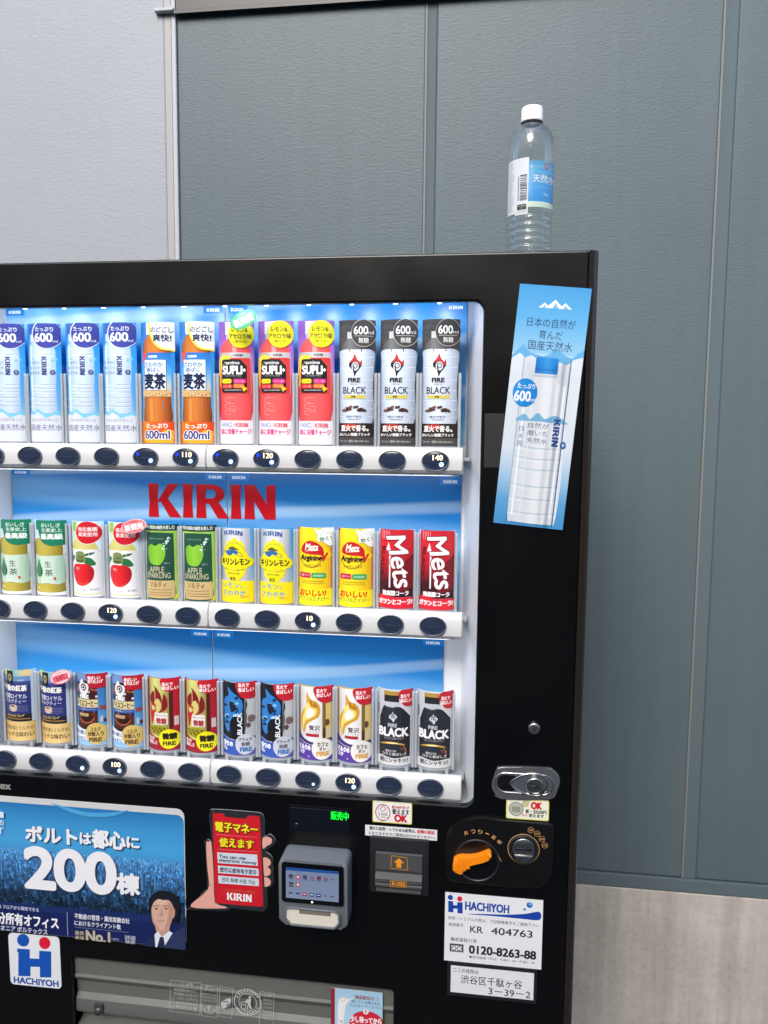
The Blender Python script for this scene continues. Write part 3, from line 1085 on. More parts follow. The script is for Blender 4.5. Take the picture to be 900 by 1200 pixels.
def d_barley():
    a = Art(56, 187, ((70, 105), (336, 955)))
    a.rect(60, 95, 345, 965, ('v', (28, 120, 196), (48, 140, 210), (96, 168, 222), (170, 200, 226)))
    a.rect(128, 108, 210, 192, (232, 232, 232), r=.8)
    body = spline([(88, 300), (100, 252), (140, 200), (205, 192), (262, 205), (300, 255), (312, 320), (310, 640), (312, 812), (200, 818), (96, 812), (100, 640), (92, 420)], 5)
    a.poly(body, ('h', (120, 62, 20), (198, 112, 44), (206, 122, 50), (178, 92, 34), (110, 54, 16)))
    a.rect(150, 640, 176, 800, (216, 140, 66))
    # wrap label
    a.rect(92, 318, 312, 622, ('v', (28, 104, 188), (50, 132, 208), (96, 168, 222), (190, 196, 190), (214, 176, 120)))
    a.poly([(92, 318), (136, 318), (100, 392), (92, 392)], (214, 70, 66))
    a.text('', 146, 216, 345, 17, (240, 244, 250), font=WORD)
    a.rect(108, 366, 280, 580, ('v', (206, 224, 242), (226, 234, 242)))
    a.line([(108, 366), (280, 366), (280, 580), (108, 580)], .7, (44, 60, 120), closed=True)
    a.text('さわやか', 112, 256, 403, 36, (44, 72, 140), bold=.012)
    a.text('香ばし', 128, 242, 438, 30, (44, 72, 140), bold=.012)
    a.text('麦茶', 110, 272, 518, 106, (18, 26, 66), bold=.035)
    a.poly([(92, 590), (140, 575), (190, 592), (250, 578), (312, 590), (312, 626), (92, 626)], (208, 170, 116))
    for k in range(16):
        a.ell(110 + k * 13, 606 + (k % 3) * 5, 6, (150, 92, 40) if k % 2 else (230, 206, 150), ry=4)
    # flame coloured foot
    a.rect(60, 802, 345, 965, ('h', (238, 128, 24), (226, 92, 28), (214, 66, 30)))
    a.poly(spline([(100, 940), (150, 880), (210, 905), (270, 860), (340, 880), (340, 950), (220, 960)]), (244, 168, 40))
    a.text('たっぷり', 118, 282, 833, 34, (250, 244, 230), bold=.03)
    for b_, c_ in ((.085, (250, 250, 250)), (.03, (52, 62, 128))):
        a.text('600ml', 106, 296, 896, 58, c_, bold=b_)
    # white splash
    a.poly(spline([(168, 95), (350, 90), (352, 290), (300, 302), (240, 292), (190, 250), (160, 180)], 6), (240, 220, 70))
    a.poly(spline([(182, 92), (356, 80), (360, 276), (300, 290), (246, 278), (202, 240), (176, 176)], 6), (240, 240, 242))
    a.text('のどごし', 172, 328, 158, 40, (40, 44, 78), bold=.02)
    a.text('爽快!', 190, 316, 216, 50, (40, 44, 78), bold=.035)
    return a

def d_amino():
    a = Art(56, 187, ((408, 95), (684, 975)))
    a.rect(400, 85, 695, 985, ('v', (142, 84, 186), (160, 108, 198), (196, 168, 216), (222, 214, 226)))
    a.rect(470, 100, 560, 190, (226, 226, 232), r=.8)
    a.rect(478, 190, 552, 224, (206, 190, 214))
    a.poly(spline([(424, 340), (440, 268), (490, 222), (545, 216), (600, 226), (645, 270), (660, 340), (660, 805), (424, 805)], 5), ('h', (206, 60, 70), (232, 94, 92), (236, 88, 88), (214, 66, 72)))
    a.poly(spline([(540, 225), (556, 260), (560, 312), (530, 312), (528, 260)]), (240, 150, 150))
    a.rect(420, 318, 664, 612, ('h', (150, 150, 158), (206, 206, 210), (170, 170, 176)), r=1.5)
    a.text('FANCL', 454, 526, 336, 18, (150, 152, 160)); a.text('×', 528, 538, 337, 10, (120, 120, 128))
    a.text('', 540, 606, 337, 17, (56, 56, 64), font=WORD)
    a.rect(420, 356, 660, 612, (206, 60, 56), r=2.5)
    a.poly(spline([(420, 356), (520, 350), (440, 420), (430, 520), (420, 560)]), (226, 206, 60))
    a.rect(438, 366, 634, 606, (24, 24, 28), r=4)
    a.poly([(590, 366), (634, 366), (634, 416)], (206, 60, 56))
    a.text('amino', 474, 582, 391, 22, (240, 240, 240), bold=.02)
    a.text('SUPLI', 448, 600, 443, 58, (246, 246, 246), bold=.04)
    a.rect(606, 438, 626, 448, (246, 246, 246)); a.rect(612, 430, 620, 456, (246, 246, 246))
    a.text('アミノサプリ プラス', 472, 592, 485, 10, (220, 220, 220))
    for x0, x1, y, c_ in ((442, 520, 523, (238, 216, 40)), (534, 628, 523, (216, 44, 136)), (442, 528, 560, (206, 50, 44)), (534, 616, 558, (226, 116, 30))):
        a.rect(x0, y - 17, x1, y + 15, c_, r=2.6)
        a.text('レモン味' if c_[0] == 238 else 'アミノ酸', x0 + 14, x1 - 14, y, 13, (40, 20, 30) if c_[0] == 238 else (250, 220, 230))
    a.poly([(606, 556), (638, 574), (612, 598), (600, 580)], (246, 200, 40))
    a.text('1000mgの栄養成分配合', 462, 594, 587, 10, (230, 230, 230), bold=.01)
    for y in (648, 690, 735):
        a.line([(470, y), (500, y - 8), (540, y - 6)], .7, (246, 168, 160)); a.line([(466, y), (470, y + 24), (510, y + 30)], .6, (246, 168, 160))
    a.line([(500, 700), (548, 704), (548, 740), (506, 742)], .6, (246, 170, 164))
    a.rect(400, 806, 695, 985, (228, 222, 226))
    a.text('FANCL', 434, 526, 836, 34, (106, 128, 186), bold=.01); a.text('×', 530, 544, 838, 14, (150, 120, 130))
    a.text('', 548, 640, 838, 30, (214, 66, 76), font=WORD)
    a.text('体に栄養チャージ', 430, 660, 886, 42, (214, 66, 140), bold=.02)
    a.ell(592, 190, 92, (238, 226, 32), ry=96)
    a.text('レモン&', 528, 642, 156, 32, (50, 50, 42), bold=.012)
    a.text('アセロラ味', 508, 666, 203, 36, (50, 50, 42), bold=.02)
    a.text('（果汁1%）', 546, 636, 241, 20, (60, 60, 48))
    return a

def d_fireblack():
    a = Art(56, 187, ((258, 72), (482, 768)))
    a.rect(250, 65, 490, 775, (58, 56, 58))
    a.poly(spline([(262, 120), (300, 96), (360, 110), (410, 88), (470, 120), (470, 200), (262, 200)]), (74, 72, 74))
    random.seed(3)
    for k in range(14):
        a.ell(random.uniform(258, 300), random.uniform(150, 230), 6, (82, 58, 50), ry=4)
    a.rect(314, 138, 350, 176, (208, 208, 204), r=.5)
    a.poly(spline([(268, 245), (276, 212), (306, 184), (330, 174), (362, 180), (410, 200), (454, 222), (464, 245)], 5), ('h', (44, 44, 46), (120, 120, 122), (60, 60, 62), (40, 40, 42)))
    a.poly(spline([(266, 300), (268, 240), (366, 236), (472, 242), (474, 330), (468, 450), (464, 645), (268, 645), (264, 450)], 4), ('h', (150, 164, 184), (204, 214, 228), (214, 222, 234), (190, 200, 216), (140, 152, 172)))
    for y in (272, 330, 398, 458, 512, 560, 604):
        a.rect(268, y, 470, y + 2.5, (156, 176, 204)); a.rect(268, y + 3, 470, y + 5, (226, 232, 240))
    a.poly(spline([(360, 386), (352, 352), (328, 330), (328, 308), (350, 284), (362, 262), (372, 284), (392, 304), (400, 296), (404, 320), (388, 346), (372, 364)]), (28, 22, 26))
    a.poly(spline([(332, 306), (350, 284), (362, 260), (374, 286), (392, 306), (402, 290), (404, 312), (390, 322), (366, 300), (344, 306)]), (186, 44, 40))
    a.ell(364, 328, 22, (206, 214, 226), ry=24); a.ring(364, 326, 16, 1.3, (28, 22, 26)); a.rect(352, 326, 359, 362, (28, 22, 26))
    a.text('FIRE', 322, 394, 405, 24, (30, 26, 30), bold=.06)
    a.text('ONEDAY', 332, 386, 428, 10, (90, 84, 92))
    a.text('BLACK', 290, 430, 461, 38, (40, 42, 56), bold=.012)
    a.rect(296, 488, 428, 507, (200, 190, 84))
    a.text('無糖', 340, 366, 497, 13, (50, 50, 40), bold=.02)
    random.seed(5)
    for k in range(34):
        u = random.uniform(-1, 1)
        a.ell(357 + u * 68, 576 - random.random() * 34 * (1 - abs(u)) ** .7, 9, random.choice([(70, 40, 34), (96, 58, 46), (54, 30, 26), (120, 76, 58)]), ry=6)
    a.text('直火で香る', 310, 402, 608, 14, (70, 76, 96)); a.rect(322, 622, 392, 625, (120, 128, 146))
    a.rect(250, 645, 490, 775, (36, 28, 28))
    a.poly(spline([(290, 655), (330, 648), (372, 652), (390, 668), (340, 680), (300, 676)]), (176, 50, 30))
    a.text('直火で香る。', 278, 444, 673, 34, (244, 240, 236), bold=.03)
    a.text('おいしい無糖ブラック', 268, 452, 708, 18, (236, 232, 228), bold=.03)
    a.rect(250, 724, 490, 775, (66, 64, 64))
    a.text('コーヒー飲料', 272, 356, 746, 15, (200, 198, 196)); a.text('無糖 炭焼 600ml', 362, 446, 746, 11, (190, 188, 186))
    a.ell(413, 145, 74, (204, 200, 190), ry=76); a.ell(413, 145, 71.5, (62, 58, 58), ry=73.5)
    a.text('600', 356, 438, 130, 44, (248, 246, 242), bold=.02); a.text('ml', 440, 470, 141, 20, (240, 238, 232))
    a.rect(358, 160, 466, 162.5, (200, 196, 190)); a.text('無糖', 384, 442, 185, 30, (226, 222, 216), bold=.01)
    return a

def d_greentea():
    a = Art(56, 123, ((285, 52), (545, 668)))
    a.rect(280, 40, 550, 680, ('v', (206, 224, 238), (222, 232, 242), (232, 236, 240)))
    a.rect(318, 56, 364, 130, (44, 110, 90)); a.rect(306, 130, 350, 190, (196, 214, 214))
    a.poly(spline([(290, 300), (296, 240), (322, 206), (366, 196), (440, 200), (500, 216), (522, 260), (524, 330), (530, 420), (532, 600), (522, 640), (410, 646), (308, 640), (298, 600), (300, 420)], 5), ('h', (140, 132, 52), (186, 172, 74), (190, 174, 80), (168, 150, 56), (128, 116, 40)))
    a.ell(330, 610, 26, (216, 190, 90), ry=14); a.rect(300, 566, 530, 574, (160, 140, 50))
    a.poly(spline([(298, 560), (298, 340), (300, 336), (410, 344), (526, 338), (528, 342), (530, 560), (410, 566)], 3), ('h', (158, 190, 168), (206, 226, 210), (200, 220, 204), (150, 184, 164)))
    a.poly(spline([(340, 372), (362, 418), (378, 466), (370, 506), (342, 520), (316, 502), (312, 462), (326, 418)]), ('h', (30, 90, 58), (70, 140, 92), (24, 80, 56)))
    a.text('生', 398, 448, 412, 50, (50, 78, 64), bold=.01); a.text('茶', 396, 460, 482, 54, (50, 78, 64), bold=.01)
    a.rect(462, 518, 478, 542, (190, 70, 60))
    a.rect(480, 376, 506, 560, (176, 206, 176))
    a.poly(spline([(345, 40), (545, 36), (550, 230), (505, 256), (440, 258), (380, 228), (352, 160)], 5), (26, 122, 92))
    a.text('おいしさ', 378, 510, 92, 34, (226, 238, 230), bold=.015); a.text('生茶史上', 380, 522, 132, 32, (226, 238, 230), bold=.015)
    a.text('最高級', 372, 524, 184, 46, (236, 244, 238), bold=.04)
    return a

def d_applejuice():
    a = Art(56, 123, ((578, 52), (838, 668)))
    a.rect(570, 40, 845, 680, ('v', (196, 218, 238), (214, 228, 240), (230, 234, 238)))
    a.rect(606, 58, 650, 138, (146, 186, 60), r=.6); a.rect(612, 138, 650, 200, (206, 214, 170))
    a.poly(spline([(590, 280), (604, 240), (640, 198), (700, 190), (760, 200), (800, 250), (810, 300), (800, 300)], 5), ('h', (200, 190, 100), (216, 208, 130), (196, 186, 90)))
    a.rect(592, 282, 824, 640, ('h', (222, 222, 222), (240, 240, 240), (238, 238, 240), (210, 210, 214)), r=1.5)
    a.poly(spline([(592, 340), (610, 334), (626, 350), (606, 380), (590, 396)]), (40, 120, 70))
    a.poly(spline([(700, 334), (730, 312), (786, 304), (770, 322), (730, 334)]), (44, 110, 66))
    a.poly(spline([(712, 346), (760, 352), (790, 392), (780, 412), (730, 408), (706, 380)]), (36, 112, 66))
    a.poly(spline([(690, 400), (740, 402), (776, 440), (774, 512), (740, 560), (694, 580), (640, 564), (606, 500), (604, 440), (634, 402)]), ('h', (196, 26, 36), (222, 44, 50), (210, 30, 40), (164, 18, 30)))
    a.ell(654, 438, 16, (240, 170, 170), ry=12); a.poly(spline([(640, 540), (700, 560), (740, 540), (700, 576)]), (226, 76, 56))
    a.poly(spline([(636, 330), (640, 308), (676, 296), (712, 312), (716, 384), (638, 384)]), (120, 138, 84))
    a.text('小岩井', 652, 706, 344, 20, (60, 80, 40), bold=.02); a.text('純水果汁', 650, 710, 372, 18, (40, 60, 30), bold=.03)
    a.text('りんご 100%', 628, 720, 614, 16, (120, 110, 100)); a.text('果汁飲料', 748, 808, 608, 18, (100, 100, 90))
    a.rect(592, 640, 824, 652, (214, 206, 160))
    a.ell(738, 144, 97, (244, 232, 226), ry=95); a.ell(738, 144, 93, (200, 28, 44), ry=91)
    a.text('指定農園', 668, 804, 116, 34, (246, 232, 230), bold=.02); a.text('果実使用', 668, 804, 158, 34, (246, 232, 230), bold=.02)
    return a

def d_sparkling():
    a = Art(56, 121, ((585, 90), (858, 650)))
    a.rect(575, 80, 868, 660, ('v', (150, 196, 84), (170, 206, 90), (190, 214, 100)))
    a.rect(575, 148, 606, 640, (214, 224, 220)); 
    a.poly(spline([(608, 170), (618, 154), (720, 148), (816, 156), (828, 178), (832, 500), (832, 640), (720, 650), (608, 640)], 4), (34, 78, 62))
    a.rect(606, 508, 834, 640, ('v', (206, 180, 128), (196, 168, 116)))
    a.text('小岩井 APPLE', 632, 760, 196, 12, (150, 176, 160))
    a.poly(spline([(630, 260), (660, 238), (694, 250), (736, 232), (770, 262), (768, 330), (736, 384), (690, 392), (646, 376), (628, 320)]), ('h', (110, 176, 40), (140, 200, 60), (120, 186, 46)))
    a.line([(672, 244), (668, 222)], .8, (90, 130, 40))
    random.seed(9)
    for k in range(22):
        u = random.uniform(0, 1)
        a.ell(760 + u * 50 + random.uniform(-10, 10), 180 + (1 - u) * 90 + random.uniform(-24, 24), random.uniform(2, 7), (214, 232, 220), n=12)
    a.text('果汁入り', 764, 804, 378, 12, (214, 226, 214))
    a.text('APPLE', 640, 762, 426, 44, (214, 206, 170)); a.text('SPARKLING', 616, 806, 470, 40, (214, 206, 170))
    a.text('ソルティ', 640, 776, 538, 40, (120, 100, 66), bold=.02)
    for y in (574, 596, 614): a.rect(632, y, 810, y + 5, (150, 120, 80))
    a.rect(575, 80, 868, 136, (28, 52, 48))
    a.text('世界の果実の個性を楽しむ', 592, 836, 112, 28, (206, 214, 206), bold=.03)
    a.poly([(838, 610), (870, 600), (870, 660), (824, 660)], (206, 222, 30))
    return a

def d_lemon():
    a = Art(56, 120, ((48, 88), (300, 630)))
    a.rect(40, 80, 310, 640, ('v', (70, 150, 206), (120, 176, 214), (180, 204, 220)))
    a.rect(60, 98, 272, 630, ('h', (150, 158, 170), (206, 210, 216), (214, 216, 220), (160, 166, 178)), r=1.5)
    for k in range(26):
        a.rect(208 + (k % 2) * 30, 150 + k * 12, 226 + (k % 2) * 30, 153 + k * 12, (186, 176, 176))
    a.text('', 86, 226, 136, 32, (52, 88, 150), font=WORD, arc=2.2)
    a.poly(spline([(168, 158), (184, 180), (226, 200), (244, 250), (262, 300), (282, 312), (290, 342), (276, 370), (250, 380), (236, 430), (200, 468), (168, 476), (132, 466), (98, 432), (84, 382), (62, 368), (52, 340), (62, 312), (78, 298), (88, 246), (110, 200), (150, 180)], 5), (236, 222, 26))
    a.ring(166, 300, 86, .6, (60, 110, 110), ry=100, a0=20, a1=160)
    a.poly(spline([(100, 268), (118, 256), (150, 250), (178, 254), (194, 268), (182, 286), (160, 276), (140, 292), (118, 290)]), (48, 104, 168))
    a.poly(spline([(118, 246), (150, 226), (180, 238), (200, 250), (170, 252), (140, 250)]), (96, 92, 56))
    a.line([(84, 280), (96, 262), (110, 258)], .8, (60, 100, 110)); a.line([(190, 262), (210, 274), (226, 294)], .8, (70, 90, 80)); a.line([(188, 286), (204, 296), (222, 298)], .7, (60, 100, 110))
    a.text('キリンレモン', 66, 268, 336, 46, (36, 40, 30), bold=.035)
    a.text('シャキッと 爽快', 112, 208, 396, 12, (86, 130, 120)); a.text('無添加の炭酸', 116, 204, 420, 14, (110, 150, 60))
    a.rect(84, 386, 110, 390, (70, 110, 70)); a.rect(212, 390, 240, 394, (70, 110, 70))
    a.text('95', 134, 174, 458, 24, (40, 44, 30), bold=.02)
    a.rect(40, 474, 310, 640, ('v', (240, 220, 30), (244, 206, 22)))
    a.text('レモン、', 74, 222, 506, 38, (70, 152, 190), bold=.02); a.text('さわやか', 76, 244, 562, 42, (70, 152, 190), bold=.02)
    a.text('炭酸飲料', 206, 264, 590, 14, (206, 130, 40))
    return a

def d_arginine():
    a = Art(56, 122, ((595, 95), (864, 648)))
    a.rect(585, 85, 875, 660, ('h', (232, 190, 24), (242, 226, 40), (238, 206, 30), (222, 166, 26)))
    a.poly([(585, 85), (620, 85), (600, 140), (585, 150)], (200, 40, 36)); a.rect(846, 85, 875, 530, (214, 120, 80))
    a.poly(spline([(610, 240), (680, 180), (760, 200), (850, 280), (850, 300), (740, 330), (640, 330)]), (244, 206, 24))
    a.poly(spline([(630, 268), (640, 222), (690, 190), (750, 200), (796, 240), (800, 292), (760, 286), (690, 284)]), (192, 32, 36))
    for k_, c_ in ((.08, (192, 32, 36)), (.03, (248, 240, 226))):
        a.text('Mets', 666, 762, 232, 46, c_, bold=k_, skew=.18)
    a.line([(664, 262), (766, 254)], .8, (248, 240, 226))
    a.ring(706, 318, 78, .9, (140, 40, 30), ry=62, a0=190, a1=360)
    for k_, c_ in ((.10, (240, 210, 40)), (.05, (34, 26, 26))):
        a.text('Arginine', 624, 790, 314, 48, c_, bold=k_, skew=.1)
    a.text('V', 786, 822, 302, 54, (196, 36, 38), bold=.05, skew=.2)
    a.text('アルギニンブイ', 646, 784, 362, 22, (110, 70, 30), bold=.01)
    a.rect(616, 414, 706, 452, (196, 40, 84), r=2.5); a.text('栄養ドリンク', 630, 696, 433, 15, (250, 226, 230))
    a.rect(712, 414, 816, 452, (60, 160, 90), r=2.5); a.text('疲労軽減V', 726, 804, 434, 16, (226, 244, 226))
    a.rect(636, 472, 800, 476, (170, 120, 40)); a.rect(628, 488, 806, 491, (170, 130, 50))
    a.rect(585, 528, 875, 660, (242, 222, 26))
    a.text('おいしい!', 618, 816, 558, 46, (206, 44, 40), bold=.045, skew=.1)
    a.text('パワフルエナジー', 606, 836, 600, 30, (62, 140, 70), bold=.02, skew=.1)
    a.poly(spline([(736, 100), (770, 112), (800, 96), (870, 96), (872, 210), (836, 222), (800, 196), (764, 190), (756, 150)], 4), (240, 240, 238))
    a.text('シュワッと', 750, 846, 134, 30, (70, 140, 96), rot=9); a.text('効く!', 772, 850, 172, 30, (40, 130, 84), rot=9, bold=.03)
    return a

def d_cola():
    a = Art(56, 122, ((306, 104), (530, 562)))
    a.rect(300, 95, 540, 570, (180, 204, 224))
    a.poly(spline([(316, 128), (328, 106), (420, 100), (514, 108), (522, 130), (522, 480), (522, 496), (420, 500), (318, 496), (316, 480)], 4), ('v', (196, 34, 48), (206, 36, 50), (180, 28, 44), (70, 20, 30), (38, 14, 22)))
    a.poly([(440, 320), (522, 240), (522, 440), (430, 470)], (120, 22, 34))
    for k in range(5):
        a.line([(334 + k * 11, 112), (336 + k * 11, 158)], .7, (226, 170, 174))
    a.poly([(360, 222), (374, 176), (388, 226), (386, 440), (377, 440), (378, 234)], (236, 232, 234))
    for k_, c_ in ((.055, (120, 16, 30)), (.018, (246, 244, 244))):
        a.text('Mets', 388, 500, 290, 300, c_, rot=-80, bold=k_, skew=.12)
    a.text('BLACK', 328, 348, 290, 176, (60, 20, 28), rot=-94, bold=.03)
    a.text('強炭酸コーラ', 338, 496, 472, 28, (246, 240, 240), bold=.05, skew=.1)
    a.poly(spline([(300, 486), (420, 496), (536, 504), (540, 580), (300, 580)], 3), (214, 34, 52))
    a.text('ガツンとコーラ!', 314, 518, 522, 30, (250, 240, 242), bold=.05, skew=.1)
    return a

def d_royaltea():
    a = Art(56, 122, ((45, 82), (322, 645)))
    a.rect(35, 70, 332, 655, ('v', (176, 196, 216), (196, 206, 216)))
    a.rect(46, 78, 290, 492, (44, 52, 116))
    a.rect(46, 78, 290, 132, ('h', (206, 206, 90), (120, 180, 190), (236, 196, 110)))
    a.rect(46, 132, 290, 190, (100, 140, 186)); a.rect(46, 172, 290, 195, (60, 70, 130))
    a.rect(94, 92, 160, 196, (26, 26, 34)); a.poly(spline([(128, 112), (146, 134), (142, 162), (126, 178), (112, 160), (108, 132)]), (168, 146, 84)); a.ell(127, 142, 9, (60, 50, 40), ry=12)
    a.text('（期間限定）', 196, 250, 164, 14, (206, 216, 226))
    a.text('午後の紅茶', 52, 264, 226, 46, (238, 236, 226), bold=.05)
    a.text('芳醇ロイヤル', 66, 264, 290, 40, (222, 224, 232), bold=.012); a.text('ミルクティー', 70, 258, 330, 32, (222, 224, 232), bold=.012)
    for k in range(4): a.rect(176, 366 + k * 13, 268, 369 + k * 13, (130, 130, 160)); 
    for k in range(4): a.rect(80, 366 + k * 13, 116, 369 + k * 13, (130, 130, 160))
    a.poly(spline([(118, 366), (150, 356), (184, 362), (182, 402), (150, 412), (120, 402)]), (206, 186, 170)); a.ell(146, 368, 20, (150, 100, 70), ry=8)
    a.rect(46, 432, 290, 492, (36, 34, 40))
    a.text('ROYAL MILK TEA', 84, 216, 444, 20, (206, 178, 110), bold=.01); a.poly([(216, 446), (248, 430), (232, 446)], (220, 200, 140))
    a.rect(74, 466, 280, 471, (196, 150, 80))
    a.rect(35, 490, 332, 655, ('h', (178, 140, 80), (222, 190, 120), (228, 198, 132), (206, 166, 96)))
    a.text('芳醇茶葉とミルクの', 62, 300, 540, 32, (110, 84, 46), bold=.01); a.text('リッチな味わい', 62, 302, 590, 40, (84, 62, 34), bold=.02)
    return a

def d_icecoffee():
    a = Art(56, 122, ((65, 98), (332, 642)))
    a.rect(55, 85, 345, 655, ('v', (70, 120, 176), (60, 124, 186), (90, 160, 214), (150, 196, 232)))
    a.rect(96, 110, 272, 520, (58, 28, 32))
    a.poly(spline([(96, 110), (180, 104), (272, 112), (270, 170), (180, 150), (96, 170)], 4), (110, 140, 190))
    random.seed(11)
    for k in range(26):
        a.ell(random.uniform(100, 268), random.uniform(170, 300), random.uniform(6, 14), random.choice([(150, 80, 60), (196, 120, 90), (90, 40, 36), (206, 210, 220)]), ry=9, n=10)
    a.poly(spline([(120, 200), (150, 140), (168, 166), (206, 180), (206, 216), (180, 262), (140, 250)]), (226, 228, 234))
    a.ell(164, 202, 26, (70, 36, 38), ry=28); a.ring(164, 202, 17, 1.2, (236, 236, 240)); a.rect(148, 204, 156, 240, (236, 236, 240))
    a.text('FIRE', 128, 206, 272, 26, (240, 238, 236), bold=.07)
    a.rect(90, 292, 274, 352, (214, 200, 150)); a.text('アイスコーヒー', 92, 270, 322, 44, (70, 44, 30), bold=.03)
    a.rect(90, 352, 274, 380, (58, 84, 156)); a.text('ミルク砂糖入りコーヒー', 102, 262, 366, 13, (216, 222, 236))
    a.poly(spline([(100, 400), (184, 392), (264, 400), (264, 456), (220, 486), (184, 490), (146, 486), (106, 456)]), (92, 40, 30))
    a.ell(184, 434, 62, (56, 22, 20), ry=28); a.rect(120, 398, 204, 420, (206, 176, 130), r=1); a.text('COLD BREW', 128, 198, 409, 9, (70, 40, 30))
    a.line([(120, 436), (150, 462), (184, 470), (226, 458), (246, 432)], 1.2, (196, 120, 80))
    a.rect(284, 340, 318, 372, (150, 70, 70)); a.rect(286, 420, 304, 466, (190, 190, 196)); a.rect(306, 440, 322, 466, (70, 50, 60))
    a.poly(spline([(55, 500), (160, 520), (240, 520), (345, 500), (345, 580), (180, 600), (55, 590)], 4), (222, 230, 240))
    a.text('暑い夏に', 72, 176, 546, 28, (60, 84, 140), bold=.03); a.text('スッキリ', 74, 170, 590, 30, (60, 84, 140), bold=.03)
    a.ell(256, 550, 80, (212, 182, 106), ry=82)
    a.text('ミルク', 220, 286, 516, 30, (86, 66, 36), bold=.03); a.text('砂糖入り', 196, 304, 552, 34, (86, 66, 36), bold=.03); a.text('FIRE', 206, 292, 596, 30, (96, 72, 36), bold=.06)
    a.poly(spline([(196, 96), (345, 88), (345, 190), (276, 206), (214, 196), (204, 160)], 4), (176, 30, 44))
    a.text('香ばしい', 204, 292, 128, 26, (250, 236, 236), bold=.03); a.text('香り仕上げ', 204, 306, 156, 26, (250, 236, 236), bold=.03)
    return a

def d_lowsugar():
    a = Art(56, 121, ((350, 104), (606, 662)))
    a.rect(340, 95, 616, 675, (164, 26, 46))
    a.rect(370, 108, 534, 580, ('h', (150, 150, 70), (206, 206, 130), (196, 190, 110), (150, 130, 60)))
    a.poly(spline([(384, 300), (376, 262), (396, 226), (424, 200), (418, 168), (446, 188), (474, 232), (486, 270), (498, 226), (520, 262), (524, 320), (500, 356), (460, 372), (436, 360)]), (128, 26, 34))
    a.poly(spline([(420, 300), (450, 264), (476, 300), (470, 350), (440, 366)]), (206, 196, 116))
    a.poly(spline([(384, 340), (404, 300), (432, 312), (436, 352), (420, 388), (398, 470), (382, 400)]), (188, 34, 40))
    a.ell(408, 340, 16, (206, 200, 130), ry=20)
    a.poly(spline([(368, 500), (430, 470), (500, 476), (534, 500), (534, 552), (440, 548), (368, 526)], 4), (150, 150, 40))
    for k in range(12): a.ell(390 + k * 12, 494 + (k % 3) * 14, 9, (110, 60, 24), ry=7, n=12)
    a.rect(340, 105, 366, 660, (150, 24, 40)); a.rect(534, 180, 560, 500, (74, 30, 30)); a.rect(560, 180, 606, 500, (178, 32, 46)); a.rect(566, 400, 592, 470, (206, 196, 190))
    a.rect(424, 372, 524, 462, (230, 224, 220)); a.text('糖分ひかえめ', 432, 516, 392, 16, (110, 34, 36)); a.text('微糖', 434, 514, 434, 44, (170, 30, 40), bold=.04)
    a.poly(spline([(340, 540), (440, 566), (540, 560), (616, 540), (616, 690), (340, 690)], 4), (152, 26, 44))
    a.text('炭火の', 362, 416, 574, 26, (246, 230, 226), bold=.03); a.text('香ばしさ', 362, 440, 606, 30, (246, 230, 226), bold=.03)
    a.ell(530, 574, 74, (236, 226, 28), ry=76)
    a.text('微糖', 484, 580, 552, 48, (30, 26, 20), bold=.06); a.text('FIRE', 488, 572, 608, 30, (40, 36, 20), bold=.05)
    a.poly(spline([(480, 110), (616, 98), (616, 200), (520, 202), (486, 170)], 4), (186, 30, 46))
    a.text('直火で', 486, 560, 150, 26, (250, 236, 236), bold=.03); a.text('香ばしい', 486, 592, 180, 28, (250, 236, 236), bold=.03)
    return a

def d_bluefire():
    a = Art(56, 121, ((75, 104), (314, 606)))
    a.rect(65, 95, 322, 615, ('h', (120, 124, 130), (170, 172, 176), (196, 196, 198)))
    a.rect(80, 110, 246, 505, (26, 28, 36))
    a.poly(spline([(124, 146), (160, 176), (206, 206), (232, 250), (226, 310), (190, 350), (150, 400), (130, 452), (96, 420), (90, 340), (88, 250), (106, 216), (130, 200)]), (48, 124, 196))
    random.seed(21)
    for k in range(16):
        x, y = random.uniform(98, 214), random.uniform(210, 400)
        if x > 110 + (430 - y): continue
        a.poly(spline([(x - 16, y + 6), (x, y - 10), (x + 18, y - 4), (x + 6, y + 10)]), random.choice([(120, 186, 232), (24, 70, 140), (180, 216, 240), (34, 44, 60)]))
    a.poly(spline([(136, 250), (164, 240), (186, 262), (178, 300), (150, 310)]), (30, 34, 46)); a.poly(spline([(140, 380), (180, 340), (220, 360), (220, 470), (150, 480)]), (24, 26, 32))
    a.text('BLACK', 196, 228, 388, 150, (236, 238, 242), rot=90, bold=.03)
    a.poly(spline([(250, 230), (262, 260), (254, 300), (258, 340), (252, 420), (248, 420)]), (40, 40, 44)); a.ell(284, 356, 22, (120, 96, 90), ry=26); a.ell(268, 400, 14, (90, 70, 66), ry=18)
    a.poly(spline([(65, 478), (120, 494), (200, 500), (322, 486), (322, 640), (65, 640)], 4), (52, 86, 172))
    a.line([(70, 484), (130, 498), (210, 504)], .8, (220, 226, 236)); a.rect(200, 560, 322, 620, (96, 84, 160))
    a.text('香りの', 84, 160, 532, 36, (240, 244, 250), bold=.05); a.text('キレ', 84, 116, 568, 28, (240, 244, 250), bold=.05)
    a.ell(246, 530, 66, (196, 200, 206), ry=70)
    a.text('ブラック', 204, 288, 496, 22, (50, 54, 66), bold=.04); a.text('無糖', 222, 274, 528, 28, (96, 100, 112), bold=.04); a.text('FIRE', 214, 286, 566, 28, (50, 110, 170), bold=.06)
    a.poly(spline([(190, 104), (322, 92), (322, 200), (260, 218), (210, 190)], 4), (186, 32, 46))
    a.text('直火で', 204, 272, 124, 26, (250, 236, 236), bold=.03); a.text('香ばしい', 204, 298, 156, 28, (250, 236, 236), bold=.03)
    return a

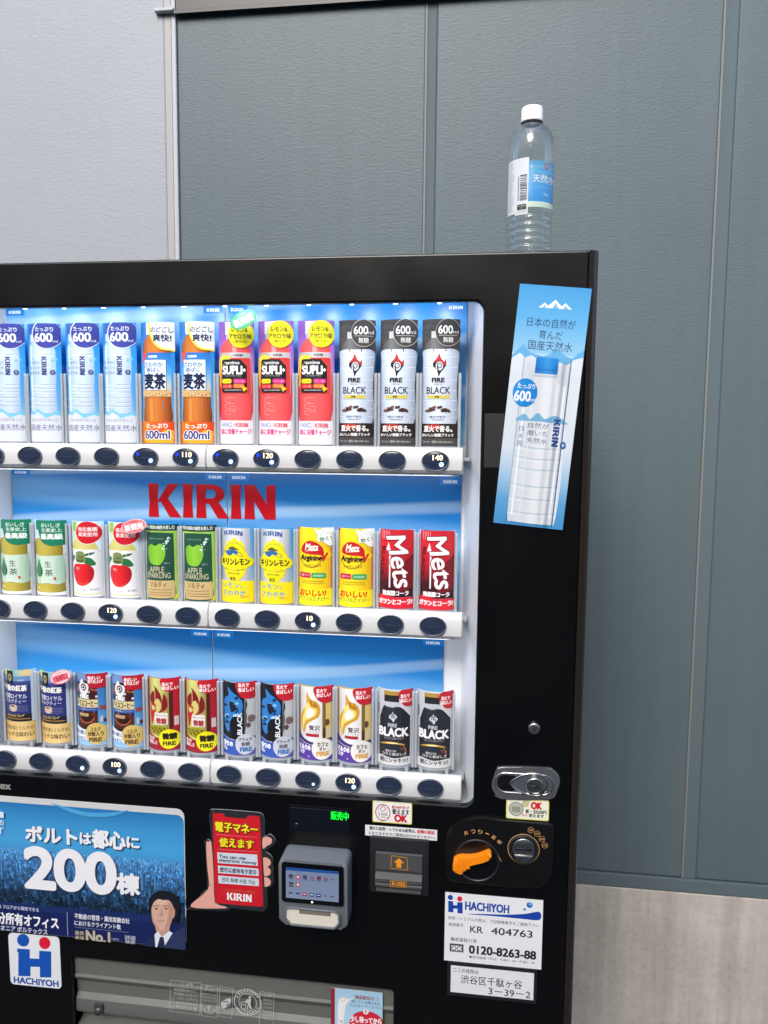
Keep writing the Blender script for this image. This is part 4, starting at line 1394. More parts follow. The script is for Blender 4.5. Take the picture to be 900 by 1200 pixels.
def d_cafeaulait():
    a = Art(56, 121, ((600, 100), (848, 628)))
    a.rect(590, 90, 858, 640, ('h', (166, 130, 70), (206, 176, 110), (214, 190, 120)))
    a.rect(618, 110, 778, 500, ('h', (196, 196, 200), (236, 236, 238), (222, 220, 220)))
    a.poly(spline([(668, 150), (700, 196), (740, 210), (766, 256), (756, 316), (710, 346), (670, 380), (650, 440), (626, 400), (620, 330), (640, 280), (664, 226)]), (206, 156, 50))
    a.poly(spline([(660, 240), (686, 218), (700, 250), (740, 262), (736, 304), (700, 330), (656, 360), (640, 420), (632, 350), (650, 290)]), (236, 214, 130))
    a.poly(spline([(690, 256), (724, 284), (712, 312), (676, 330), (664, 300)]), (240, 236, 230)); a.poly(spline([(700, 196), (716, 232), (730, 216), (748, 250), (720, 246), (690, 226)]), (176, 116, 30))
    a.text('贅沢', 686, 764, 398, 36, (80, 60, 56), bold=.02); a.text('カフェオレ', 684, 760, 428, 18, (120, 90, 80)); a.rect(662, 440, 758, 462, (176, 44, 50), r=1)
    a.rect(782, 220, 802, 460, (120, 96, 60)); a.ell(812, 360, 14, (96, 70, 50), ry=24); a.rect(806, 400, 834, 466, (206, 190, 160)); a.rect(784, 400, 800, 470, (60, 46, 40))
    a.poly(spline([(590, 440), (640, 476), (720, 500), (858, 480), (858, 660), (590, 660)], 4), (62, 48, 112)); a.line([(604, 496), (660, 514), (720, 522)], .8, (226, 222, 236))
    a.poly(spline([(590, 510), (660, 530), (760, 536), (858, 520), (858, 660), (590, 660)], 4), (84, 54, 150))
    a.text('ミルクの', 606, 696, 542, 36, (244, 240, 250), bold=.05); a.text('コク', 608, 650, 578, 28, (244, 240, 250), bold=.05); a.text('、', 676, 690, 604, 12, (230, 226, 240))
    a.ell(780, 548, 74, (232, 228, 222), ry=76)
    a.text('カフェ', 748, 816, 514, 30, (60, 50, 46), bold=.04); a.text('オレ', 760, 804, 546, 24, (60, 50, 46), bold=.04); a.text('FIRE', 742, 822, 582, 30, (206, 156, 60), bold=.06)
    a.poly(spline([(724, 108), (858, 96), (858, 200), (796, 220), (742, 186)], 4), (186, 32, 46))
    a.text('直火で', 740, 806, 132, 26, (250, 236, 236), bold=.03); a.text('香ばしい', 740, 830, 164, 28, (250, 236, 236), bold=.03)
    return a

def d_bottlecan():
    a = Art(56, 122, ((540, 148), (758, 590)))
    a.rect(530, 140, 768, 600, ('h', (176, 180, 186), (206, 208, 212), (200, 202, 206)))
    a.rect(546, 240, 556, 300, (120, 120, 126)); a.rect(548, 360, 558, 520, (150, 150, 156))
    a.rect(588, 172, 680, 222, (40, 38, 40), r=.8); a.rect(586, 158, 676, 182, (170, 136, 60), r=.8)
    a.poly(spline([(584, 226), (582, 222), (630, 220), (678, 222), (680, 240), (630, 256), (586, 244)], 4), (186, 190, 196))
    a.poly(spline([(560, 330), (566, 300), (584, 248), (600, 246), (632, 252), (668, 246), (700, 256), (738, 300), (744, 326), (744, 540), (742, 552), (650, 556), (560, 548), (558, 530)], 4), ('h', (22, 24, 30), (46, 50, 60), (40, 44, 54), (20, 22, 28)))
    flame(a, 642, 304, 66, (206, 210, 216), (206, 210, 216), (36, 40, 48))
    a.text('FIRE', 614, 668, 356, 20, (206, 208, 212), bold=.03)
    a.text('BLACK', 558, 734, 396, 48, (240, 240, 242), bold=.04)
    a.text('深いコクの直火仕立て', 590, 708, 432, 13, (190, 180, 170))
    a.poly(spline([(566, 470), (600, 456), (650, 452), (700, 462), (716, 474), (650, 464), (600, 468)], 4), (196, 150, 60)); a.poly(spline([(600, 461), (640, 455), (680, 460), (640, 464)], 4), (250, 236, 170))
    a.line([(706, 480), (722, 500), (718, 516)], 1.4, (170, 110, 70)); a.line([(690, 486), (704, 500)], 1.2, (150, 96, 60))
    a.text('挽きたての', 600, 664, 506, 14, (226, 222, 216), bold=.02); a.text('コクと香ばしさ', 578, 724, 524, 16, (226, 222, 216), bold=.02)
    a.poly(spline([(556, 538), (650, 548), (744, 542), (746, 600), (554, 600)], 3), (206, 206, 206))
    a.text('朝にシャキッ!', 566, 732, 560, 28, (44, 42, 44), bold=.03)
    a.poly(spline([(678, 160), (768, 144), (768, 230), (740, 248), (700, 232)], 4), (186, 32, 46))
    a.text('直火で', 688, 738, 186, 22, (250, 236, 236), bold=.03); a.text('香ばしい', 688, 750, 212, 22, (250, 236, 236), bold=.03)
    return a

def holder_mesh(Rm, H, hi):
    """clear moulded stand: two side walls and a ringed foot"""
    mb = MB()
    r = Rm / 1000; yc = r * math.sqrt(1 - (28 / Rm) ** 2)
    def wall(a0, a1, z0, z1, rr):
        n = 5
        for i in range(n):
            t0, t1 = R(a0 + (a1 - a0) * i / n), R(a0 + (a1 - a0) * (i + 1) / n)
            v = [mb.bm.verts.new((rr * math.sin(t), yc - rr * math.cos(t), z)) for t, z in ((t0, z0), (t1, z0), (t1, z1), (t0, z1))]
            f = mb.bm.faces.new(v); f.smooth = True
    e = math.degrees(math.asin(28 / Rm))
    rr = 28.6 / 1000
    n0 = len(mb.bm.faces)
    for sx in (-1, 1):
        x = sx * .0292
        mb.box(x - .0008, -.004, -.002, x + .0008, .010, hi * .96, .0005, 1)
        mb.box(x - .0022, -.0055, -.006, x + .0022, -.002, hi * .97, .001, 1)
    # foot: stepped half round base
    for rad, z0, z1 in ((r + .0005, -.0045, -.0005), (r - .004, -.0105, -.0045)):
        pts = []
        for i in range(17):
            t = R(-62 + 124 * i / 16)
            pts.append((rad * math.sin(t), yc - rad * math.cos(t)))
        pts += [(rad * math.sin(R(62)), .028), (-rad * math.sin(R(62)), .028)]
        b2 = bmesh.new()
        lo_ = [b2.verts.new((x, y, z0)) for x, y in pts]; hi_ = [b2.verts.new((x, y, z1)) for x, y in pts]
        b2.faces.new(lo_); b2.faces.new(hi_)
        for i in range(len(pts)):
            j = (i + 1) % len(pts)
            b2.faces.new((lo_[i], lo_[j], hi_[j], hi_[i]))
        bmesh.ops.recalc_face_normals(b2, faces=b2.faces)
        mb._merge(b2)
    for sx in (-1, 1):
        mb.box(sx * .020 - .003, -.010, -.0125, sx * .020 + .003, -.003, -.003, .0012, 2)
    return mb.build('clear_stand', M_HOLDER, recalc=False)

ROW_Z = [1.562, 1.3125, 1.0625]
GROUPS = ['drink samples on the top shelf', 'drink samples on the middle shelf', 'drink samples on the bottom shelf']
SAMPLES = [
    # row, columns, design, curve radius, name, category, labels
    (0, range(0, 4), d_water, 44, 'water_bottle_sample', 'drink sample', [
        'clear water bottle sample with navy 600ml badge, leftmost on the top shelf',
        'clear water bottle sample with navy 600ml badge, second from the left on the top shelf',
        'clear water bottle sample with navy 600ml badge, third from the left on the top shelf',
        'clear water bottle sample with navy 600ml badge, standing directly beside the first brown tea bottle']),
    (0, range(4, 6), d_barley, 44, 'tea_bottle_sample', 'drink sample', [
        'brown barley tea bottle sample with blue label, standing next to the last clear water bottle',
        'brown barley tea bottle sample with blue label above the 110 price button']),
    (0, range(6, 9), d_amino, 44, 'red_drink_sample', 'drink sample', [
        'red amino drink bottle sample beside the brown tea bottle, touched by the green oval badge',
        'red amino drink bottle sample above the 120 price button, middle of the three',
        'red amino drink bottle sample standing directly beside the first black coffee bottle']),
    (0, range(9, 12), d_fireblack, 44, 'coffee_bottle_sample', 'drink sample', [
        'silver and black coffee bottle sample with 600ml badge, beside the last red drink bottle',
        'silver and black coffee bottle sample with 600ml badge, middle of the three coffee bottles',
        'silver and black coffee bottle sample with 600ml badge above the 140 price button']),
    (1, range(0, 2), d_greentea, 33.5, 'green_tea_sample', 'drink sample', [
        'small green tea bottle sample at the photo\'s left edge of the middle shelf',
        'small green tea bottle sample with green corner badge, beside the first apple juice bottle']),
    (1, range(2, 4), d_applejuice, 33.5, 'apple_juice_sample', 'drink sample', [
        'white apple juice bottle sample with its whole red badge showing, next to green tea',
        'white apple juice bottle sample with a pink oval badge over its red badge']),
    (1, range(4, 6), d_sparkling, 33.5, 'apple_soda_sample', 'drink sample', [
        'dark green sparkling apple can sample beside the apple juice bottle with the pink badge',
        'dark green sparkling apple can sample standing next to the first yellow lemon soda can']),
    (1, range(6, 8), d_lemon, 33.5, 'lemon_soda_sample', 'drink sample', [
        'silver can sample with big yellow lemon, next to the dark green apple can',
        'silver can sample with big yellow lemon, next to the yellow energy drink can']),
    (1, range(8, 10), d_arginine, 33.5, 'energy_drink_sample', 'drink sample', [
        'yellow energy drink can sample standing beside the second lemon soda can',
        'yellow energy drink can sample standing beside the first red cola can']),
    (1, range(10, 12), d_cola, 33.5, 'cola_can_sample', 'drink sample', [
        'red and black cola can sample next to the yellow energy drink can',
        'red and black cola can sample at the right end of the middle shelf']),
    (2, range(0, 2), d_royaltea, 33.5, 'milk_tea_sample', 'drink sample', [
        'navy and gold royal milk tea can sample, leftmost on the bottom shelf',
        'navy and gold royal milk tea can sample with a pink oval badge on its corner']),
    (2, range(2, 4), d_icecoffee, 33.5, 'iced_coffee_sample', 'drink sample', [
        'blue and brown iced coffee can sample beside the milk tea with the pink badge',
        'blue and brown iced coffee can sample above the 100 price button']),
    (2, range(4, 6), d_lowsugar, 33.5, 'coffee_can_sample', 'drink sample', [
        'dark red low sugar coffee can sample with yellow badge, next to the iced coffee',
        'dark red low sugar coffee can sample with yellow badge, next to the blue flame can']),
    (2, range(6, 8), d_bluefire, 33.5, 'black_coffee_sample', 'drink sample', [
        'black coffee can sample with blue flames, next to the dark red coffee can',
        'black coffee can sample with blue flames, next to the white and gold can']),
    (2, range(8, 10), d_cafeaulait, 33.5, 'milk_coffee_sample', 'drink sample', [
        'white and gold milk coffee can sample with purple foot, next to the blue flame can',
        'white and gold milk coffee can sample above the 120 price button of the bottom shelf']),
    (2, range(10, 12), d_bottlecan, 33.5, 'bottle_can_sample', 'drink sample', [
        'black screw cap coffee can sample next to the white and gold milk coffee can',
        'black screw cap coffee can sample at the right end of the bottom shelf']),
]
_hold = {}
roots = {}
for row, cols, fn, cr, nm, cat, labels in SAMPLES:
    card0 = None
    for q, cidx in enumerate(cols):
        jit = random.Random(row * 20 + cidx)
        root = empty(nm, (-.767 + .06335 * cidx + jit.uniform(-.0008, .0008), .0665, ROW_Z[row]), R(jit.uniform(-1.6, 1.6)))
        tag(root, labels[q], cat, GROUPS[row])
        if card0 is None:
            card0 = fn().build('printed_sheet', M_PRINT, root, curve=cr)
        else:
            cd = card0.copy(); COL.objects.link(cd); cd.parent = root
        hk = row if row else 0
        if hk not in _hold:
            h0 = _hold[hk] = holder_mesh(cr, 187 if row == 0 else 122, .112 if row == 0 else .121)
        else:
            h0 = _hold[hk].copy(); COL.objects.link(h0)
        h0.parent = root
        roots[(row, cidx)] = root

def badge(row, cidx, dx, dz, wmm, hmm, ang, base, rim, ink, words, ink2):
    pts = [(wmm / 2 * math.cos(2 * math.pi * i / 40), hmm / 2 + hmm / 2 * math.sin(2 * math.pi * i / 40)) for i in range(40)]
    a = Art(wmm, hmm, outline=pts)
    a.poly(pts, rim, mm=True)
    a.poly([(x * .93, hmm / 2 + (y - hmm / 2) * .9) for x, y in pts], base, mm=True)
    a.rect(-wmm * .14, hmm * .80, wmm * .14, hmm * .84, ink2)
    a.text(words, -wmm * .36, wmm * .36, hmm * .45, hmm * .46, ink, bold=.05)
    b = a.build('badge', M_DECAL, roots[(row, cidx)], loc=(dx, -.0245 if row else -.0385, dz), rot=(0, -R(ang), 0), thick=.0008)
    return b
badge(0, 7, -.0335, .1735, 43, 25, 24, (96, 186, 140), (60, 170, 120), (240, 248, 242), '新発売', (230, 244, 236))
badge(1, 3, .0285, .1075, 42, 22, 12, (226, 116, 122), (236, 186, 190), (248, 240, 240), '新発売', (226, 60, 70))
badge(2, 1, .027, .1065, 39, 23, 20, (240, 206, 210), (222, 96, 120), (206, 60, 84), '自販機限定', (214, 80, 100))

# ------------------------------------------------------------------ advert under the window
def d_advert():
    # picture units: crop of the lower left corner, 3.75 per photo pixel
    a = Art(404, 231, ((-230, -9), (810, 69), (821, 679), (-202, 577)), outline=[(x - 202, z) for x, z in rrect(0, 0, 404, 231, 13, 8)])
    H = 231; W2 = 202
    a.poly([(x - 202, z) for x, z in rrect(0, 0, 404, 231, 13, 8)], ('v', (206, 206, 204), (214, 214, 214)), mm=True)
    o = [(x - 202, z) for x, z in rrect(0, 1, 403, 221.5, 12, 8)]
    a.poly(o, ('v', (40, 118, 176), (62, 148, 204), (70, 160, 214), (60, 140, 196), (36, 96, 150), (34, 84, 140), (26, 54, 108), (20, 32, 78)), mm=True)
    random.seed(31)
    # city seen from above: rows of blocks, smaller towards the skyline
    for r_ in range(40):
        d = (r_ / 39) ** 1.25
        y = 143 - d * 94
        a.lv += 1
        x = -202 - random.random() * 4
        row_ = []
        while x < 198:
            wd = .9 + d * 4.6 * random.uniform(.4, 1.5)
            hh = 1.0 + d * 12 * random.uniform(.15, 1.0) ** 1.4
            br = random.choice([.7, .85, 1.0, 1.15, 1.3, 1.75]) * (1.12 - .74 * d)
            c_ = (min(255, 40 * br + 36 * (1 - d)), min(255, 92 * br + 36 * (1 - d)), min(255, 142 * br + 40 * (1 - d)))
            if random.random() < .82:
                a.poly([(x, y - 5 - d * 6), (x + wd, y - 5 - d * 6), (x + wd, y + hh), (x, y + hh)], c_, mm=True, same=True)
                row_.append((x, wd, hh, c_))
            x += wd + random.choice([.02, .02, .3, 1.0 * d])
        a.lv += 1
        for x, wd, hh, c_ in row_:
            t = random.random()
            if t < .45:
                a.poly([(x + wd * .62, y), (x + wd, y), (x + wd, y + hh), (x + wd * .62, y + hh)], tuple(v * .68 for v in c_), mm=True, same=True)
            elif t < .75 and d > .3:
                for q in range(3):
                    a.poly([(x + wd * .15, y + hh * (.12 + .28 * q)), (x + wd * .85, y + hh * (.12 + .28 * q)), (x + wd * .85, y + hh * (.24 + .28 * q)), (x + wd * .15, y + hh * (.24 + .28 * q))], tuple(min(255, v * 1.35) for v in c_), mm=True, same=True)
    for x, wd, y0, y1 in ((-126, 7, 96, 130), (-112, 4, 92, 124), (120, 3, 108, 138), (128, 6, 92, 120), (150, 5, 96, 124), (60, 5, 86, 116), (84, 4, 90, 118), (-160, 6, 88, 118)):
        a.poly([(x, y0), (x + wd, y0), (x + wd, y1), (x, y1)], (84, 134, 180), mm=True)
        a.poly([(x + wd * .6, y0), (x + wd, y0), (x + wd, y1), (x + wd * .6, y1)], (48, 92, 142), mm=True)
    a.poly([(121.6, 140), (122.4, 140), (122, 162)], (110, 160, 200), mm=True)
    a.lv += 1
    for k in range(120):
        x = -200 + k * 2.9; y = random.uniform(46, 96); r_ = random.uniform(.3, .9)
        a.poly([(x - r_, y), (x, y - r_), (x + r_, y), (x, y + r_)], random.choice([(130, 176, 210), (90, 150, 196), (196, 214, 226)]), mm=True, same=True)
    a.poly([(-202, 1), (202, 1), (202, 42), (-202, 52)], (22, 34, 88), mm=True)
    a.lv += 1
    for k in range(56):
        x = -201 + k * 6.3; a.poly([(x, 40), (x + 5.6, 40), (x + 5.6, 50 + random.random() * 8), (x, 50)], (26, 46, 100), mm=True, same=True)
    # reflection on the glossy cover, painted as a pale swirl at the top
    a.poly(spline([(-20, 226), (10, 214), (44, 208), (84, 212), (110, 224), (84, 218), (44, 215), (10, 220)], 6), (78, 164, 212), mm=True)
    def T(t, x0, x1, y, h, c, b=0.0, sh=True):
        if sh: a.text(t, x0 + 4, x1 + 4, y + 5, h, (44, 62, 92), bold=b)
        a.text(t, x0, x1, y, h, c, bold=b)
    WH = (238, 238, 240)
    T('ボルト', 118, 340, 180, 66, WH, .045)
    T('は', 356, 402, 194, 46, WH, .045)
    T('都心', 410, 552, 199, 76, WH, .045)
    T('に', 562, 614, 211, 46, WH, .045)
    for ch_, xa, xb, yc in (('2', 118, 240, 322), ('0', 250, 374, 332), ('0', 386, 508, 344)):
        T(ch_, xa, xb, yc, 170, WH, .04)
    T('棟', 520, 616, 392, 88, WH, .045)
    a.text('先１フロアから保有できる', -14, 176, 496, 17, (206, 214, 232), bold=.02)
    a.text('区分所有オフィス', -42, 262, 549, 50, (240, 240, 244), bold=.035)
    a.text('パイオニア ボルテックス', -34, 214, 590, 24, (220, 224, 236), bold=.02)
    a.rect(301, 514, 304, 616, (150, 160, 190))
    a.text('不動産の管理・運用実績会社', 334, 574, 542, 23, (230, 232, 240), bold=.02)
    a.text('におけるクライアント数', 334, 536, 570, 22, (230, 232, 240), bold=.02)
    a.rect(336, 590, 570, 592, (120, 134, 170))
    a.text('業界', 336, 376, 606, 18, (196, 180, 150), bold=.02); a.text('最高', 336, 376, 626, 16, (196, 180, 150), bold=.02)
    a.text('No.1', 386, 488, 622, 46, (196, 184, 160), bold=.04)
    a.text('（当社）', 496, 530, 632, 10, (200, 206, 220))
    a.text('詳細', 554, 600, 626, 20, (220, 224, 234)); a.text('検索', 556, 600, 644, 16, (220, 224, 234))
    for y, t in ((86, '一'), (120, '価'), (156, 'RT')):
        a.text(t, -26, 24, y, 26, (220, 230, 240))
    # portrait of a man in a dark suit
    a.poly(spline([(650, 640), (690, 610), (730, 600), (790, 610), (830, 560), (850, 690), (640, 690)], 5), (34, 46, 82))
    a.poly(spline([(690, 590), (692, 540), (745, 540), (748, 600), (716, 628)], 4), (196, 152, 134))
    a.poly([(684, 612), (700, 596), (716, 622), (748, 596), (766, 606), (730, 690), (676, 690)], (226, 230, 238))
    a.poly([(708, 622), (724, 622), (730, 660), (716, 690), (690, 690)], (36, 44, 70))
    a.poly([(640, 650), (684, 604), (690, 690), (640, 690)], (34, 46, 82)); a.poly([(764, 604), (850, 560), (850, 690), (712, 690)], (44, 56, 92))
    a.poly(spline([(660, 500), (664, 450), (692, 424), (734, 420), (778, 440), (796, 480), (790, 530), (772, 560), (756, 540), (680, 520)], 5), (26, 26, 34))
    a.poly(spline([(672, 490), (680, 462), (716, 452), (752, 460), (766, 492), (764, 530), (752, 572), (728, 592), (704, 588), (680, 562), (672, 526)], 5), (214, 170, 150))
    a.poly(spline([(764, 500), (774, 496), (772, 530), (762, 540)], 4), (200, 154, 134))
    a.poly(spline([(666, 506), (670, 466), (694, 444), (732, 440), (764, 456), (774, 508), (764, 484), (748, 462), (722, 460), (700, 456), (682, 470), (674, 488)], 4), (28, 28, 36))
    a.poly(spline([(746, 470), (764, 492), (763, 530), (750, 570), (728, 590), (738, 560), (746, 520)], 4), (190, 144, 124)); a.poly(spline([(676, 520), (684, 552), (706, 586), (690, 576), (676, 545)], 4), (198, 152, 132)); a.poly(spline([(690, 468), (716, 460), (736, 468), (716, 478)], 4), (224, 182, 162))
    for x in (692, 736):
        a.line([(x - 13, 488), (x, 484), (x + 12, 487)], 1.0, (66, 50, 46)); a.poly(spline([(x - 8, 498), (x, 494), (x + 8, 498), (x, 501)], 4), (58, 42, 38)); a.ell(x + 1, 497.5, 1.2, (190, 160, 150), ry=1.2)
    a.poly(spline([(716, 496), (722, 524), (712, 532), (703, 528), (710, 518)], 4), (194, 146, 126)); a.line([(697, 549), (712, 551), (729, 548)], .8, (158, 96, 90)); a.line([(700, 558), (724, 558)], .6, (190, 140, 124))
    return a
adv = d_advert()
va(adv, 'advert', M_PRINT, (-.860 - .456) / 2, -.0012, .761, thick=.0012)['label'] = 'blue city advert with white lettering and a man in a suit'

# small grey lettering above the advert
ar = Art(60, 16)
ar.text('Vertex', -26, 27, 8, 12, (150, 146, 138), bold=.03)
va(ar, 'small_lettering', M_DECAL, -.775, -.0004, 1.0015)

def ih(a, f, blue=(24, 84, 178), red=(222, 30, 56)):
    """two joined letters under a blue and a red dot; f maps unit square (x right, y down) to the art"""
    def P(pts): return [f(x, y) for x, y in pts]
    def dot(cx, cy, rx, ry, c): a.poly(P([(cx + rx * math.cos(R(t)), cy + ry * math.sin(R(t))) for t in range(0, 360, 12)]), c)
    dot(.16, .14, .165, .145, blue); dot(.76, .17, .165, .145, red)
    a.poly(P([(0, .34), (.34, .34), (.34, .55), (.60, .55), (.60, .36), (.95, .36), (.95, .98), (.62, .98), (.62, .74), (.36, .74), (.36, .96), (.03, .96), (.03, .42), (0, .42)]), blue)

def d_company():
    a = Art(90, 90, ((38, 612), (264, 622), (274, 862), (50, 832)), outline=[(x - 45, z) for x, z in rrect(0, 0, 90, 90, 7, 5)])
    a.poly([(x - 45, z) for x, z in rrect(0, 0, 90, 90, 7, 5)], (232, 234, 236), mm=True)
    ih(a, lambda x, y: (76 + x * 158, 614 + y * 192 + x * 6))
    a.text('HACHIYOH', 64, 258, 826, 27, (22, 74, 160), bold=.04)
    return a
va(d_company(), 'company_sticker', M_DECAL, -.7165, -.0012, .668, thick=.001, rot=(0, R(-.6), 0))['label'] = 'white square sticker with a blue and red company mark'

# ------------------------------------------------------------------ dispensing outlet
def outlet():
    y = .012
    # profile of the moulded flap, y depth against z
    prof = [(y + .004, .7245), (y, .720), (y + .001, .688), (y - .0015, .684), (y + .0005, .680), (y + .006, .672), (y + .007, .652), (y + .001, .644), (y, .626), (y + .002, .620), (y + .022, .616), (y + .022, .600), (y + .002, .594), (y + .002, .30), (y + .03, .30), (y + .03, .7245)]
    mb = MB().prism_x(prof, OX0 + .001, OX1 - .001)
    fl = vb(mb, 'outlet_flap', M_FLAP, shade=30)
    cl = MB().box(-.622, y - .004, .628, -.606, y + .006, .640, .002).lathe([(.0001, y - .007), (.006, y - .006), (.008, y)], -.614, .628, 'y', 16)
    vb(cl, 'flap_catch', M_FLAPDK, fl)
    a = Art(260, 110, ((414, 109), (1205, 192), (1205, 518), (421, 427)))
    # units: crop 70,1110 at 4.286
    ink = (196, 196, 190)
    a.line([(546, 184), (700, 200), (694, 360), (540, 340)], .6, ink, closed=True)
    a.text('⚠ 注意', 596, 660, 205, 18, ink)
    for k in range(5):
        a.text(('商品取出口に', '手や物を入れないで', 'ください けがをする', 'おそれがあります', '開閉注意')[k], 562 + (14 if k > 1 else 0), 682, 236 + k * 22, 15, ink)
    for y_ in (276, 322):
        a.ring(556, y_, 9, .5, ink)
    a.line([(706, 206), (784, 216), (780, 374), (702, 362)], .6, ink, closed=True)
    a.text('横から', 722, 762, 218, 13, ink); a.text('取り出し', 716, 770, 234, 12, ink)
    for k in range(3): a.text('缶やボトルは', 712, 776, 256 + k * 16, 10, ink)
    a.line([(712, 328), (728, 350), (756, 352), (772, 334)], .9, ink); a.line([(736, 310), (742, 342)], .9, ink); a.ring(742, 318, 8, .6, ink)
    a.line([(796, 216), (862, 226), (856, 376), (790, 364)], .6, ink, closed=True)
    a.poly(spline([(802, 296), (836, 276), (852, 280), (844, 312), (812, 326), (804, 316)]), ink)
    a.rect(812, 290, 838, 296, (96, 98, 94)); a.poly([(828, 306), (852, 298), (850, 318), (832, 322)], (120, 122, 118))
    vx, vy = 936, 296
    a.ring(vx, vy, 70, 1.4, ink); a.ring(vx, vy, 46, .8, ink)
    for k in range(9):
        t = R(150 - k * 15)
        a.ell(vx + 58 * math.cos(t), vy - 58 * math.sin(t), 5, ink, n=8)
        t = R(210 + k * 15)
        a.ell(vx + 58 * math.cos(t), vy - 58 * math.sin(t), 5, ink, n=8)
    a.ell(vx + 12, vy - 26, 7, ink); a.poly([(vx + 2, vy - 18), (vx + 18, vy - 16), (vx + 14, vy + 8), (vx + 22, vy + 34), (vx + 14, vy + 34), (vx + 6, vy + 12), (vx + 2, vy + 34), (vx - 5, vy + 34), (vx + 2, vy + 4), (vx - 14, vy - 4)], ink)
    a.line([(vx - 34, vy - 2), (vx - 30, vy + 32), (vx - 12, vy + 32), (vx - 8, vy - 2)], .9, ink, closed=True); a.rect(vx - 30, vy + 10, vx - 14, vy + 13, ink)
    a.line([(1000, 240), (1070, 252), (1064, 420), (996, 406)], .6, ink, closed=True)
    a.text('⚠ 警告', 1018, 1060, 262, 14, ink)
    for k in range(6): a.text('倒れるおそれあり', 1016, 1060, 284 + k * 19, 12, ink)
    a.ring(1008, 330, 8, .5, ink)
    va(a, 'printed_notices', M_DECAL, -.402, .0085, .6075, fl)
    # sticker on the right end of the flap
    s = Art(82, 108, ((504, 682), (685, 701), (683, 927), (503, 906)))
    s.rect(500, 690, 702, 1000, (150, 40, 60)); s.rect(517, 690, 692, 1000, ('v', (166, 206, 230), (196, 224, 238)))
    s.poly(spline([(530, 730), (546, 712), (566, 722), (600, 712), (560, 736), (548, 800), (536, 840), (528, 800)]), (240, 240, 240)); s.ring(546, 722, 9, .7, (220, 120, 120))
    s.text('（商品取出口！）', 586, 668, 718, 14, (150, 40, 50), bold=.03); s.text('開いている間は手を', 576, 676, 734, 11, (60, 60, 80)); s.text('入れないでください', 570, 684, 748, 10, (60, 60, 80))
    s.ell(630, 812, 62, (214, 40, 60), ry=48); s.ell(626, 766, 10, (240, 240, 240)); s.rect(624, 759, 628, 771, (200, 40, 50))
    s.text('少し待ってから', 572, 680, 796, 22, (250, 244, 244), bold=.04); s.text('取ってください', 578, 676, 822, 20, (250, 244, 244), bold=.04)
    s.rect(532, 752, 546, 990, (244, 240, 240), r=1); s.text('注意', 533, 545, 800, 12, (200, 60, 70))
    va(s, 'notice_sticker', M_DECAL, -.1825, .0078, .605, fl, thick=.0006)['label'] = 'pale blue sticker with a red oval notice'
outlet()

# ------------------------------------------------------------------ payment sticker: a hand holding a red phone
def d_phone():
    q = ((237, 136), (751, 175), (756, 1009), (248, 962))
    a = Art(86, 142, q)
    def M(pts): return [a.M(*p) for p in pts]
    ol = M(spline([(10, 1015), (150, 860), (186, 790), (166, 420), (166, 380), (200, 352), (228, 360), (206, 150), (220, 90), (262, 64), (640, 92), (710, 108), (734, 160), (742, 320), (790, 302), (838, 350), (832, 400), (780, 440), (750, 470), (790, 498), (816, 540), (814, 600), (826, 650), (818, 700), (828, 760), (800, 812), (762, 824), (766, 990), (740, 1034), (690, 1044), (420, 1012), (372, 1036), (20, 1026)], 4))
    a.outline = ol; a.bounds = (-200, -60, 200, 240)
    a.poly(ol, (42, 44, 48), mm=True)
    skin = (226, 168, 152)
    a.poly(spline([(180, 396), (206, 376), (230, 392), (250, 700), (258, 920), (300, 980), (360, 996), (350, 1014), (34, 1000), (150, 880), (206, 800), (190, 620)], 4), skin)
    a.line([(206, 800), (250, 780)], .5, (150, 100, 90))
    a.poly(spline([(722, 340), (770, 330), (808, 352), (800, 394), (760, 416), (722, 440)], 5), skin)
    for y in (572, 660, 760):
        a.ell(746, y, 52, skin, ry=46)
    # phone
    ph = spline([(244, 140), (262, 110), (300, 104), (356, 108), (362, 136), (560, 154), (574, 130), (640, 126), (684, 140), (694, 180), (724, 940), (716, 980), (680, 996), (330, 968), (284, 950), (264, 910)], 3)
    a.poly([(222, 100), (700, 110), (750, 1020), (420, 1008), (262, 960)], (42, 44, 48))
    a.poly(ph, (204, 30, 42))
    Y = (240, 226, 40); K = (40, 26, 20)
    a.text('電子マネー', 272, 676, 250, 92, K, bold=.085); a.text('電子マネー', 268, 672, 246, 90, Y, bold=.04)
    a.line([(276, 306), (666, 334)], .5, (236, 150, 150))
    a.text('使えます', 312, 636, 394, 88, K, bold=.085); a.text('使えます', 308, 632, 390, 86, Y, bold=.04)
    a.line([(290, 448), (680, 474)], .5, (236, 150, 150))
    for pts in ([(284, 476), (668, 498), (676, 606), (292, 578)], [(292, 602), (680, 632), (684, 704), (296, 674)], [(294, 698), (682, 728), (686, 800), (298, 772)]):
        a.poly(pts, (206, 216, 228))
    a.text('You can use', 304, 556, 522, 34, (44, 50, 60), bold=.03); a.text('electronic money', 304, 662, 568, 40, (44, 50, 60), bold=.03)
    a.text('您可以使用电子货币', 312, 660, 655, 46, (44, 50, 60), bold=.025)
    a.text('전자 화폐 사용 가능', 330, 650, 750, 44, (44, 50, 60), bold=.01)
    a.text('よりそうて使えばもっと便利に', 340, 650, 846, 24, (190, 120, 90))
    a.text('', 380, 616, 906, 70, (244, 240, 240), font=WORD)
    return a
va(d_phone(), 'payment_sticker', M_DECAL, -.3675, -.001, .842, thick=.0008)['label'] = 'sticker of a hand holding a red phone'

